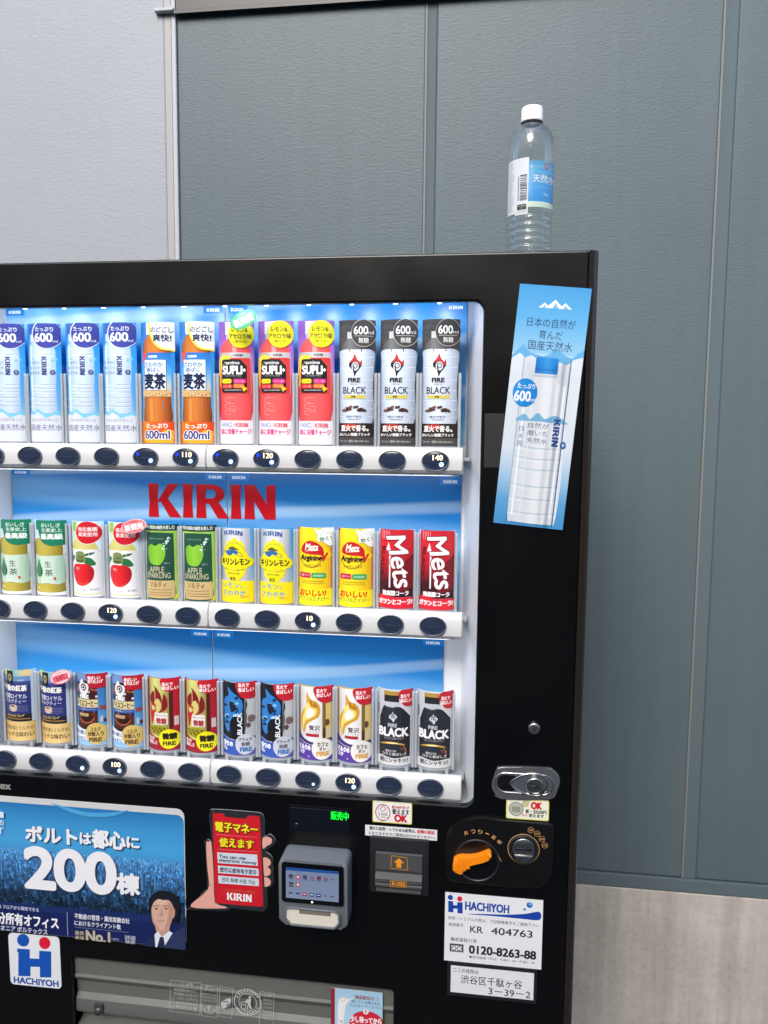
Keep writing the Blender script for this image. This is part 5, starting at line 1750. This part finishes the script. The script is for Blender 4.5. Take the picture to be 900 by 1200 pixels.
# ------------------------------------------------------------------ display strip
dp = MB()
dp.box(-.2905, -.0016, .9715, -.1915, .004, 1.0125, .001)
disp = vb(dp, 'display_strip', M_SCREENGLASS)
vb(MB().box(-.2865, -.0022, .9745, -.1955, -.0014, 1.0095, .0003, 1).lathe([(.0001, -.0032), (.0035, -.003), (.0042, -.0016)], -.276, .981, 'y', 20), 'display_pane', pmat('display_pane', (16, 17, 26), .1))
ar = Art(40, 16)
ar.text('販売中', -13.5, 13.5, 8, 13, (30, 240, 70), bold=.03)
o = va(ar, 'lit_characters', M_GREENLED, -.2085, -.0026, .9935)

def tube(mb, pts, r, closed=True, n=8):
    """a rod through points on the panel (x, y, z)"""
    m = len(pts); rings = []
    for i in range(m):
        p0 = Vector(pts[i - 1] if (closed or i) else pts[i]); p1 = Vector(pts[(i + 1) % m] if (closed or i < m - 1) else pts[i])
        t = (p1 - p0).normalized()
        u = t.cross(Vector((0, 1, 0)));  u = u.normalized() if u.length > 1e-6 else Vector((1, 0, 0))
        v = t.cross(u).normalized()
        rings.append([mb.bm.verts.new(Vector(pts[i]) + r * (math.cos(2 * math.pi * k / n) * u + math.sin(2 * math.pi * k / n) * v)) for k in range(n)])
    for i in range(m if closed else m - 1):
        for k in range(n):
            f = mb.bm.faces.new((rings[i][k], rings[i][(k + 1) % n], rings[(i + 1) % m][(k + 1) % n], rings[(i + 1) % m][k])); f.smooth = True
    return mb
# ------------------------------------------------------------------ payment terminal
tm = MB()
y0 = -.042
tm.prism_y(rrect(-.2935, .8425, -.1895, .9485, .009, 6), y0, .0, .004, 3)
b2 = tm.bm
# the top leans back
for v in b2.verts:
    if v.co.z < .880 and v.co.y < -.02:
        v.co.y += (.880 - v.co.z) * .12
term = vb(tm, 'payment_terminal', M_TERM, shade=50)
sc_ = MB().prism_y(rrect(-.2885, .8825, -.1945, .9445, .004, 4), y0 - .0016, y0 + .002, .0008)
scr = vb(sc_, 'screen', M_SCREENGLASS, term, shade=40)
def d_screen():
    a = Art(80, 48, ((72, 380), (352, 404), (350, 580), (66, 548)))
    a.rect(60, 370, 360, 600, ('v', (104, 118, 146), (116, 128, 152)))
    a.poly([(60, 376), (360, 400), (360, 420), (60, 396)], (28, 70, 128))
    cs = [(66, 56, 70), (150, 70, 84), (56, 62, 94), (140, 86, 104), (92, 50, 74), (128, 78, 92), (76, 80, 96)]
    for k in range(7):
        x = 96 + k * 37; y = 432 + k * 3
        if k == 1: a.ell(x, y, 14, cs[1]); a.ell(x, y, 7, (220, 200, 204)); a.ell(x, y, 4, cs[1])
        elif k == 6: a.rect(x - 10, y - 3, x + 10, y + 3, cs[6])
        else: a.rect(x - 11, y - 13 + (k % 2) * 4, x + 11, y + 6, cs[k], r=.8); a.rect(x - 10, y + 9, x + 10, y + 13, (60, 62, 76))
    a.rect(84, 462, 108, 474, (60, 60, 80)); a.rect(86, 477, 106, 488, (76, 60, 70)); a.rect(120, 466, 144, 488, (150, 92, 94), r=.8); a.ell(132, 476, 6, (230, 190, 180))
    for k, c_ in enumerate(((60, 70, 96), (40, 60, 120), (140, 62, 78), (50, 78, 116), (30, 44, 110), (90, 96, 110), (80, 84, 100))):
        x = 92 + k * 37; y = 522 + k * 4
        if k in (2, 3, 4): a.rect(x - 13, y - 10, x + 13, y + 11, c_, r=.6); a.rect(x - 9, y - 2, x + 9, y + 2, (200, 206, 220))
        else: a.rect(x - 10, y - 5, x + 10, y + 4, c_)
    return a
va(d_screen(), 'screen_picture', M_SCREEN, -.2418, y0 - .0019, .8895, scr)
def tube_late():
    mb = MB()
    return tube(mb, [(x, y0 - .0012, z) for x, z in [(-.2825, .8705), (-.2755, .8738), (-.2085, .8738), (-.2015, .8695), (-.2010, .8555), (-.2085, .8472), (-.2745, .8472), (-.2830, .8565)]], .0019)
rd = MB()
tr = [(-.281, .8700), (-.275, .8725), (-.209, .8725), (-.203, .8690), (-.2025, .8560), (-.209, .8485), (-.274, .8485), (-.2815, .8570)]
rd.prism_y(tr, y0 - .0006, y0 + .004, .0004)
reader = vb(rd, 'card_reader', M_READER, term)
vb(tube_late(), 'reader_rim', M_TERM, reader)
vb(MB().box(-.262, y0 - .0016, .8655, -.214, y0 + .002, .8728, .001), 'reader_bar', pmat('reader_bar', (120, 116, 106), .4), reader)
vb(MB().lathe([(.0001, y0 - .0024), (.0012, y0 - .0022), (.0014, y0 - .001)], -.2420, .8857, 'y', 12), 'status_light', pmat('status_light', (240, 244, 250), .4, emit=(240, 246, 255), es=1.2), scr)

# ------------------------------------------------------------------ note slot and its stickers
bs = MB()
bs.prism_y(rrect(-.162, .886, -.0715, .974, .004, 4), -.006, .0, .002)
bill = vb(bs, 'note_slot', M_DARKPL, shade=40)
bp_ = MB().prism_x([(-.0063, .9525), (-.0095, .951), (-.0100, .926), (-.0075, .921), (-.0150, .914), (-.0150, .909), (-.0090, .906), (-.0120, .903), (-.0120, .900), (-.0063, .898)], -.152, -.0815)
plate = vb(bp_, 'note_guide', M_BILLGREY, bill)
vb(MB().box(-.1505, -.0135, .8925, -.0825, -.0061, .8968, .001), 'slot_lip', M_BILLGREY, bill)
a = Art(40, 48)
oc = (232, 150, 34)
a.line([(-11, 45), (12, 43.5), (13.5, 24), (-12.5, 25)], .7, oc, closed=True)
a.poly([(0, 42), (8, 34.5), (3.6, 34.5), (3.8, 27), (-3.8, 27), (-3.6, 34.5), (-8, 34.5)], oc, mm=True)
va(a, 'orange_arrow', M_DECAL, -.1165, -.0105, .9045, plate)
a = Art(40, 14)
a.line([(-12, 2), (12, 2), (12, 12), (-12, 12)], .6, oc, closed=True)
a.text('¥1000', -10, 10, 7, 7, oc, bold=.02)
va(a, 'value_mark', M_DECAL, -.1165, -.0155, .9015, plate)

def d_newnote():
    a = Art(60, 33, ((528, 40), (738, 56), (732, 160), (524, 142)), outline=[(x - 30, z) for x, z in rrect(0, 0, 60, 33, 2, 4)])
    a.poly([(x - 30, z) for x, z in rrect(0, 0, 60, 33, 2, 4)], (226, 206, 60), mm=True)
    a.poly([(x - 28.8, z + 1.2) for x, z in rrect(0, 0, 57.6, 30.6, 1.6, 4)], (238, 238, 234), mm=True)
    a.ring(580, 98, 40, 1.4, (196, 36, 50), ry=42); a.poly([(558, 62), (604, 66), (600, 136), (560, 132)], (236, 236, 236)); a.line([(558, 62), (604, 66), (600, 136), (560, 132)], .5, (60, 60, 60), closed=True)
    a.ring(581, 80, 14, 1.1, (196, 36, 50)); a.text('1000', 562, 600, 106, 14, (60, 60, 60)); a.text('円', 572, 590, 122, 12, (60, 60, 60))
    a.text('新1000円札が', 630, 720, 74, 15, (196, 36, 50), bold=.03); a.text('使えます', 630, 720, 96, 26, (40, 40, 44), bold=.035); a.text('OK', 642, 706, 128, 32, (206, 30, 46), bold=.06)
    return a
va(d_newnote(), 'note_sticker', M_DECAL, -.1285, -.0012, .9953, thick=.001)['label'] = 'yellow edged sticker reading OK'
a = Art(109, 16.5, ((490, 160), (868, 194), (866, 252), (488, 214)))
a.rect(480, 150, 875, 260, (230, 230, 230))
a.text('濡れた紙幣・シワのある紙幣は、', 510, 752, 187, 18, (50, 50, 54), bold=.03); a.text('故障の原因', 758, 852, 203, 20, (206, 40, 56), bold=.04)
a.text('となりますのでご使用はおひかえください。', 506, 858, 218, 17, (50, 50, 54), bold=.02)
va(a, 'warning_strip', M_DECAL, -.1150, -.001, .973, thick=.0008)

# ------------------------------------------------------------------ locks
kl = MB().lathe([(.0085, 0), (.0088, -.003), (.0078, -.006), (.006, -.0064), (.0001, -.0064)], .0775, 1.1565, 'y', 32)
kl.mi = 1; kl.box(.0768, -.0068, 1.1528, .0782, -.006, 1.1602)
o = vb(kl, 'key_lock', [M_STEEL, M_BLACKPL])
lt = MB()
oct_ = [(.0195, 1.0600), (.0260, 1.0500), (.0330, 1.0465), (.1010, 1.0500), (.1080, 1.0555), (.1165, 1.0730), (.1150, 1.0870), (.1060, 1.0960), (.0960, 1.0980), (.0330, 1.0955), (.0255, 1.0900), (.0190, 1.0720)]
lt.prism_y(spline(oct_, 2), -.004, 0, .0018, 3)
latch = vb(lt, 'door_latch', M_DKCHROME, shade=35)
rim = MB()
tube(rim, [(x, -.0042, z) for x, z in rrect(.0235, 1.0575, .1070, 1.0870, .0146, 8)], .0012)
tube(rim, [(x, -.0046, z) for x, z in spline([(.046, 1.0715), (.060, 1.0840), (.076, 1.0885), (.092, 1.0860), (.0985, 1.0730), (.094, 1.0610), (.082, 1.0555), (.064, 1.0585)], 5)], .0014)
vb(rim, 'latch_rim', M_CHROME, latch)
cup = MB().prism_y(spline([(.026, 1.0720), (.029, 1.0800), (.038, 1.0840), (.054, 1.0820), (.044, 1.0720), (.052, 1.0610), (.038, 1.0600), (.029, 1.0640)], 4), -.0043, -.003, .0)
vb(cup, 'latch_cup', M_BLACKPL, latch)
cy = MB().lathe([(.0125, -.004), (.0130, -.0085), (.0118, -.0100), (.0104, -.0102), (.0100, -.0092), (.0085, -.0096), (.0001, -.0102)], .0805, 1.0715, 'y', 36)
cy.mi = 1; cy.box(.0755, -.0108, 1.0707, .0855, -.0096, 1.0723)
vb(cy, 'lock_cylinder', [M_STEEL, M_BLACKPL], latch)

def d_coins():
    a = Art(62, 31, ((424, 522), (650, 536), (646, 638), (420, 622)), outline=[(x - 31, z) for x, z in rrect(0, 0, 62, 31, 2.5, 4)])
    a.poly([(x - 31, z) for x, z in rrect(0, 0, 62, 31, 2.5, 4)], (222, 214, 90), mm=True)
    a.poly([(x - 29.6, z + 1.3) for x, z in rrect(0, 0, 59.2, 28.4, 2, 4)], (236, 236, 216), mm=True)
    a.ell(474, 576, 40, (176, 180, 164)); a.ring(474, 576, 38, .8, (120, 126, 112)); a.ring(474, 576, 29, .5, (206, 208, 196)); a.text('500', 452, 496, 578, 24, (120, 124, 110), bold=.03); a.ring(474, 576, 22, .4, (140, 146, 130))
    a.ell(522, 550, 18, (196, 196, 150)); a.ring(522, 550, 17, .5, (130, 130, 90)); a.ell(540, 540, 9, (206, 204, 160))
    a.text('OK', 554, 608, 560, 32, (206, 34, 48), bold=.06); a.text('新・旧500円', 524, 634, 590, 20, (50, 50, 54), bold=.03); a.text('使えます', 540, 620, 610, 17, (50, 50, 54), bold=.03); a.text('硬貨', 502, 532, 606, 11, (206, 60, 70))
    return a
va(d_coins(), 'coin_sticker', M_DECAL, .0715, -.0012, 1.0163, thick=.001)['label'] = 'yellow edged sticker with coins reading OK'

# ------------------------------------------------------------------ coin unit
pl = spline([(-.048, .962), (-.045, .990), (-.028, 1.006), (0, 1.0145), (.018, 1.0150)], 4, closed=False) + [(.104, 1.0150), (.110, 1.009)] + spline([(.110, .952), (.108, .930), (.096, .916), (.078, .912)], 4, closed=False) + [(-.040, .912), (-.048, .920)]
coin = vb(MB().prism_y(pl, -.006, 0, .003, 3), 'coin_panel', M_BLACKPL, shade=40)
cr_ = MB().lathe([(.0300, -.0062), (.0310, -.0075), (.0322, -.0078), (.0330, -.0070), (.0335, -.0058)], -.0005, .950, 'y', 48)
vb(cr_, 'lever_ring', M_DARKPL, coin)
vb(MB().lathe([(.0298, -.0062), (.020, -.0063), (.0001, -.0063)], -.0005, .950, 'y', 48), 'lever_well', pmat('lever_well', (6, 6, 7), .3), coin)
lv = spline([(-.0355, .944), (-.0340, .9545), (-.0240, .9590), (-.010, .9600), (.004, .9640), (.0165, .9700), (.0205, .9660), (.0190, .9605), (.006, .9540), (-.006, .9500), (-.013, .9460), (-.019, .9370), (-.028, .9335), (-.0345, .9365)], 4)
vb(MB().prism_y(lv, -.020, -.0064, .0035, 3), 'return_lever', M_ORANGE, coin, shade=45)
sl = MB()
sl.mi = 0; sl.lathe([(.0215, -.0062), (.0215, -.0085), (.0200, -.0092), (.0180, -.0075), (.0180, -.0062)], .0670, .9735, 'y', 48)
vb(sl, 'slot_surround', M_DARKPL, coin)
vb(MB().lathe([(.0232, -.00635), (.0232, -.0066), (.0222, -.0067), (.0222, -.00635)], .0670, .9735, 'y', 56), 'gold_ring', M_GOLD, coin)
dk = MB().lathe([(.0170, -.0064), (.0168, -.0082), (.0158, -.0090), (.0001, -.0090)], .0670, .9735, 'y', 48)
dk.mi = 1; dk.box(.0555, -.0094, .9728, .0785, -.0085, .9752)
vb(dk, 'coin_slot', [M_STEEL, M_BLACKPL], coin)
lp = MB().prism_y([(.0535, .9650), (.0805, .9650), (.0775, .9585), (.0700, .9555), (.0640, .9555), (.0565, .9585)], -.0105, -.0085, .0008)
vb(lp, 'slot_lip', M_STEEL, coin)
a = Art(160, 104)
gold = (206, 158, 104)
for i, ch in enumerate('おつり・返却'):
    t = R(112 - i * 13.5)
    x = -32 + 45 * math.cos(t); y = 38 + 45 * math.sin(t)
    a.text(ch, x - 3, x + 3, y, 6 if ch != '・' else 1.6, gold, bold=.015, rot=math.degrees(t) - 90)
for i, tx in enumerate(('500', '100', '50', '10')):
    t = R(72 - i * 19)
    x = 35.5 + 31.5 * math.cos(t); y = 61.5 + 31.5 * math.sin(t)
    a.ring(x, y, 4.4, .5, gold, n=24); a.text(tx, x - 2.7, x + 2.7, y, 3.0, gold, bold=.01)
a.ring(33.5, 61.5, 37, .7, gold, n=20, a0=196, a1=216)
va(a, 'gold_lettering', M_DECAL, .0315, -.00602, .912, coin)

# ------------------------------------------------------------------ plates under the coin unit
def d_plate():
    a = Art(145, 109, ((100, 203), (612, 250), (602, 610), (97, 560)))
    a.bounds = (-72.5, 0, 72.5, 109)
    a.rect(80, 150, 640, 660, (232, 233, 234))
    B = (24, 66, 160)
    ih(a, lambda x, y: (114 + x * 82, 216 + y * 94 + x * 8), B)
    a.text('HACHIYOH', 206, 434, 284, 42, B, bold=.035)
    a.ell(541, 272, 16, (36, 100, 190)); a.poly([(541, 258), (552, 264), (548, 276), (536, 270)], (130, 180, 226)); a.ell(515, 295, 6, B)
    a.poly(spline([(216, 318), (300, 318), (420, 322), (520, 318), (592, 308), (592, 350), (500, 344), (360, 330)], 4), B)
    a.text('故障・トラブルの際は、下記機種番号をご連絡下さい', 116, 590, 358, 18, (40, 42, 46))
    a.text('管理番号', 118, 196, 374, 17, (40, 42, 46)); a.text('KR', 232, 298, 400, 34, (30, 32, 36), bold=.012); a.text('404763', 342, 556, 416, 36, (30, 32, 36), bold=.012)
    a.text('株式会社八洋', 130, 266, 454, 20, (40, 42, 46), bold=.01)
    a.rect(126, 474, 198, 516, (52, 56, 62)); a.rect(134, 480, 190, 510, (226, 228, 230)); a.ring(148, 496, 13, 1.1, (52, 56, 62)); a.ring(176, 498, 13, 1.1, (52, 56, 62)); a.rect(128, 474, 196, 483, (52, 56, 62))
    a.text('0120-8263-88', 228, 574, 519, 42, (30, 32, 36), bold=.035)
    a.text('●受付時間（平日）午前9：00～午後5：00', 228, 568, 558, 14, (60, 62, 66))
    return a
va(d_plate(), 'company_plate', M_DECAL, .0257, -.0014, .784, thick=.0012)['label'] = 'white plate with a company mark and telephone number'
holder = vb(MB().box(-.0415, -.0018, .728, .0925, .0, .7835, .001), 'address_holder', M_DARKPL)
a = Art(124, 43, ((134, 584), (568, 630), (562, 768), (132, 722)))
a.rect(110, 540, 600, 800, (228, 229, 230))
a.text('ここの住所は', 148, 278, 614, 22, (44, 46, 50), bold=.01)
a.text('渋谷区千駄ヶ谷', 186, 506, 672, 44, (36, 38, 42), bold=.006); a.text('3－39－2', 330, 548, 730, 34, (36, 38, 42), bold=.006)
va(a, 'address_card', M_DECAL, .0258, -.0024, .7345, holder, thick=.0005)

# ------------------------------------------------------------------ tall bottle card, tilted
def d_tall():
    a = Art(97, 333)
    X0, X1 = -48.5, 48.5
    def rc(y0, y1, c): a.poly([(X0, y0), (X1, y0), (X1, y1), (X0, y1)], c, mm=True)
    rc(238, 333, ('v', (66, 152, 210), (94, 172, 220), (146, 196, 226)))
    rc(110, 240, ('v', (206, 218, 228), (208, 216, 222), (204, 212, 220)))
    rc(0, 110, ('v', (204, 212, 220), (158, 190, 214), (90, 154, 200), (66, 138, 192)))
    for dx, s in ((-12, .6), (2, 1.0), (16, .7)):
        a.poly([(dx - 14 * s, 303), (dx - 6 * s, 303 + 6 * s), (dx, 303 + 12 * s), (dx + 5 * s, 303 + 7 * s), (dx + 14 * s, 303)], (226, 236, 242), mm=True)
        a.poly([(dx - 3 * s, 303), (dx + 1 * s, 303 + 8 * s), (dx + 3 * s, 303 + 3 * s), (dx + 8 * s, 303)], (120, 176, 214), mm=True)
    INK = (40, 62, 106)
    # ridge
    a.poly([(X0, 236), (-40, 246), (-34, 252), (-28, 244), (-20, 240), (-6, 238), (2, 240), (8, 250), (16, 246), (24, 240), (34, 238), (42, 246), (X1, 250), (X1, 222), (X0, 226)], (100, 170, 216), mm=True)
    a.poly([(X0, 232), (-38, 240), (-30, 234), (-22, 238), (-12, 232), (2, 236), (14, 232), (28, 228), (36, 236), (X1, 240), (X1, 214), (X0, 214)], (212, 220, 228), mm=True)
    a.text('日本の自然が', -33, 33, 283, 12.5, INK); a.text('育んだ', -15, 17, 267, 12, INK); a.text('国産天然水', -28, 32, 252, 13, INK)
    # bottle picture
    a.poly([(x + 1, y) for x, y in spline([(-31, 10), (-33, 60), (-32, 120), (-33, 170), (-30, 186), (-20, 199), (-15, 204), (-15, 212), (15, 212), (15, 204), (24, 198), (34, 186), (37, 170), (36, 120), (37, 60), (35, 10), (26, 5), (-22, 5)], 4)], ('h', (196, 212, 224), (222, 229, 234), (230, 235, 239), (228, 233, 238), (200, 214, 226)), mm=True)
    a.poly([(-15, 214), (16, 214), (16, 234), (14, 236), (-13, 236), (-15, 234)], ('h', (24, 116, 196), (52, 150, 220), (30, 120, 198)), mm=True)
    a.poly([(-15, 219), (16, 219), (16, 220), (-15, 220)], (18, 90, 160), mm=True)
    a.poly([(-16, 209), (17, 209), (17, 212), (-16, 212)], (190, 206, 220), mm=True)
    for y in (112, 97, 82, 58, 40, 20):
        a.poly(spline([(-29, y), (0, y - 2.5), (32, y), (32, y + 1.1), (0, y - 1.0), (-29, y + 1.1)], 4), (178, 204, 216), mm=True)
        a.poly(spline([(-29, y - 4), (0, y - 6), (32, y - 4), (32, y - 3), (0, y - 4.6), (-29, y - 3)], 4), (236, 240, 244), mm=True)
    for x, w_ in ((-26, 3.0), (-14, 1.2), (27, 2.2)):
        a.poly([(x, 14), (x + w_, 14), (x + w_, 200), (x, 200)], (240, 243, 246), mm=True)
    a.poly(spline([(-32, 150), (-22, 157), (-14, 150), (-4, 160), (6, 152), (20, 158), (36, 150), (36, 147), (0, 148), (-32, 147)], 3), (120, 180, 216), mm=True)
    for r, (t, q) in enumerate((('自然が', ''), ('磨いた', ''), ('天然水', ''))):
        a.text(t, -16, 13, 142 - r * 10.5, 7.5, (84, 110, 146)); a.text('日本国'[r], -28, -21, 136 - r * 10, 6.5, (110, 130, 160))
    a.text('', 19, 28, 134, 38, (44, 84, 156), rot=-90, font=WORD)
    a.poly([(35 + 4 * math.cos(R(t)), 118 + 5 * math.sin(R(t))) for t in range(0, 360, 15)], (30, 70, 150), mm=True); a.poly([(35 + 2 * math.cos(R(t)), 118 + 2.6 * math.sin(R(t))) for t in range(0, 360, 30)], (160, 186, 214), mm=True)
    a.poly([(-25 + 17 * math.cos(R(t)), 186 + 19.5 * math.sin(R(t))) for t in range(0, 360, 9)], (24, 136, 214), mm=True)
    a.text('たっぷり', -36, -12, 195, 7, (236, 242, 248), bold=.02); a.text('600', -39, -17, 181, 14, (248, 250, 252), bold=.025); a.text('ml', -16, -9, 177, 5, (236, 242, 248), bold=.02)
    return a
tc_ = d_tall()
va(tc_, 'bottle_card', M_DECAL, .0605, -.0022, 1.4505, thick=.002, rot=(0, R(5.0), 0))['label'] = 'tall tilted blue card with a picture of a water bottle'
# clear half tube glued over the card's middle
ht = MB()
for s_, (a0, a1) in enumerate(((-75, -40), (40, 75), (-40, 40))):
    n = 8
    for i in range(n):
        t0, t1 = R(a0 + (a1 - a0) * i / n), R(a0 + (a1 - a0) * (i + 1) / n)
        v = [ht.bm.verts.new((.001 + .036 * math.sin(t), -.0035 + .010 - .016 * math.cos(t), z)) for t, z in ((t0, .004), (t1, .004), (t1, .236), (t0, .236))]
        f = ht.bm.faces.new(v); f.smooth = True
o = vb(ht, 'clear_cover', clear_mat('card_cover', (.99, .99, 1), rough=.06, ior=1.35))
o.location = Vector((.0605, -.0022, 1.4505)) + OFF; o.rotation_euler = (0, R(5.0), 0)
# worn clear patch left of the card
gp = MB().box(-.003, -.0006, 1.533, .030, .0, 1.609)
vb(gp, 'film_patch', pmat('film_patch', (26, 26, 29), .5), None)

# ------------------------------------------------------------------ empty bottle on top of the machine
BX, BY, BZ = .0535, .040, 1.8305
pb = tag(empty('plastic_bottle', (BX, BY, BZ)), 'empty clear plastic water bottle with white cap and blue label standing on the machine', 'bottle')
prof = []
def zz(py): return (1105 - py) * .000206 + .0015
outer = [(.020, .000), (.029, .0012), (.0318, .006)]
for z in (.012, .022, .032, .042, .052):
    outer += [(.0322, z - .004), (.0322, z - .0012), (.0306, z), (.0306, z + .0012), (.0322, z + .0030)]
outer += [(.0322, .060), (.0316, .064), (.0316, .098), (.0316, .126), (.0322, .130), (.0327, .136), (.0328, .146), (.0322, .153), (.0306, .161), (.0272, .169), (.0220, .175), (.0162, .179), (.0136, .181), (.0128, .184), (.0128, .190)]
inner = [(r - .0007, z if z > .004 else z + .0012) for r, z in outer]
M_PET = bpy.data.materials.new('clear_pet'); M_PET.use_nodes = True
t_ = M_PET.node_tree; t_.nodes.remove(t_.nodes['Principled BSDF'])
g_ = t_.nodes.new('ShaderNodeBsdfGlass'); g_.inputs['IOR'].default_value = 1.5; g_.inputs['Roughness'].default_value = .015; g_.inputs[0].default_value = (.985, .99, .99, 1)
tr_ = t_.nodes.new('ShaderNodeBsdfTransparent')
mx_ = t_.nodes.new('ShaderNodeMixShader'); mx_.inputs[0].default_value = .52
t_.links.new(tr_.outputs[0], mx_.inputs[1]); t_.links.new(g_.outputs[0], mx_.inputs[2]); t_.links.new(mx_.outputs[0], t_.nodes['Material Output'].inputs[0])
mb = MB()
mb.lathe([(.0001, .0014)] + outer + inner[::-1] + [(.0001, .0026)], n=64)
mb.build('body', M_PET, pb)
cp = MB()
ribs = 48
cp.lathe([(.0001, .2036), (.0120, .2036), (.0140, .2028), (.0148, .2010), (.0148, .1905), (.0151, .1900), (.0151, .1870), (.0154, .1845), (.0152, .1825), (.0132, .1825)], n=96)
for v in cp.bm.verts:
    if .1890 < v.co.z < .2015 and math.hypot(v.co.x, v.co.y) > .014:
        k_ = 1 + .012 * (1 if int(round(math.atan2(v.co.y, v.co.x) / (2 * math.pi) * 96)) % 2 else -1)
        v.co.x *= k_; v.co.y *= k_
cp.build('cap', M_CAP, pb)
vb_ring = MB().lathe([(.0129, .1875), (.0150, .1880), (.0150, .1892), (.0129, .1895)], n=48)
vb_ring.bm.free()
def d_wrap():
    a = Art(62, 76, ((200, 490), (506, 865)))
    a.rect(198, 494, 332, 852, (226, 228, 232)); a.rect(248, 840, 332, 866, (226, 228, 232), same=True)
    a.rect(332, 516, 506, 782, ('v', (70, 150, 196), (74, 168, 220), (50, 156, 224), (38, 140, 214)))
    a.rect(332, 782, 506, 818, (206, 226, 206))
    random.seed(4)
    for k in range(22):
        a.rect(206, 512 + k * 15, 206 + random.uniform(18, 36), 516 + k * 15, (160, 164, 172))
    y = 604
    while y < 772:
        h = random.choice((3, 5, 8)); a.rect(278, y, 324, y + h, (40, 42, 46)); y += h + random.choice((3, 4, 7))
    a.rect(264, 612, 272, 770, (150, 154, 160)); a.rect(262, 797, 322, 832, (34, 36, 40)); a.rect(268, 806, 316, 810, (190, 190, 190)); a.rect(286, 816, 300, 828, (120, 150, 60))
    a.text('天然水', 362, 510, 632, 52, (230, 240, 246), bold=.01); a.rect(340, 690, 500, 693, (120, 190, 226)); a.text('550ml', 434, 466, 732, 18, (220, 236, 244))
    a.rect(442, 530, 462, 566, (196, 84, 80)); a.text('水', 444, 460, 548, 20, (240, 230, 230)); a.text('南アルプス', 344, 430, 556, 22, (180, 214, 232)); a.poly([(338, 600), (380, 566), (430, 590), (500, 560), (506, 604)], (96, 178, 222))
    return a
d_wrap().build('label', M_WRAP, pb, loc=(0, -.0124 + .0005, .0505), curve=32.4, step=2.0)['label'] = 'blue label with a white barcode side'

# the lettering helper is not part of the place
bpy.data.objects.remove(_tob)
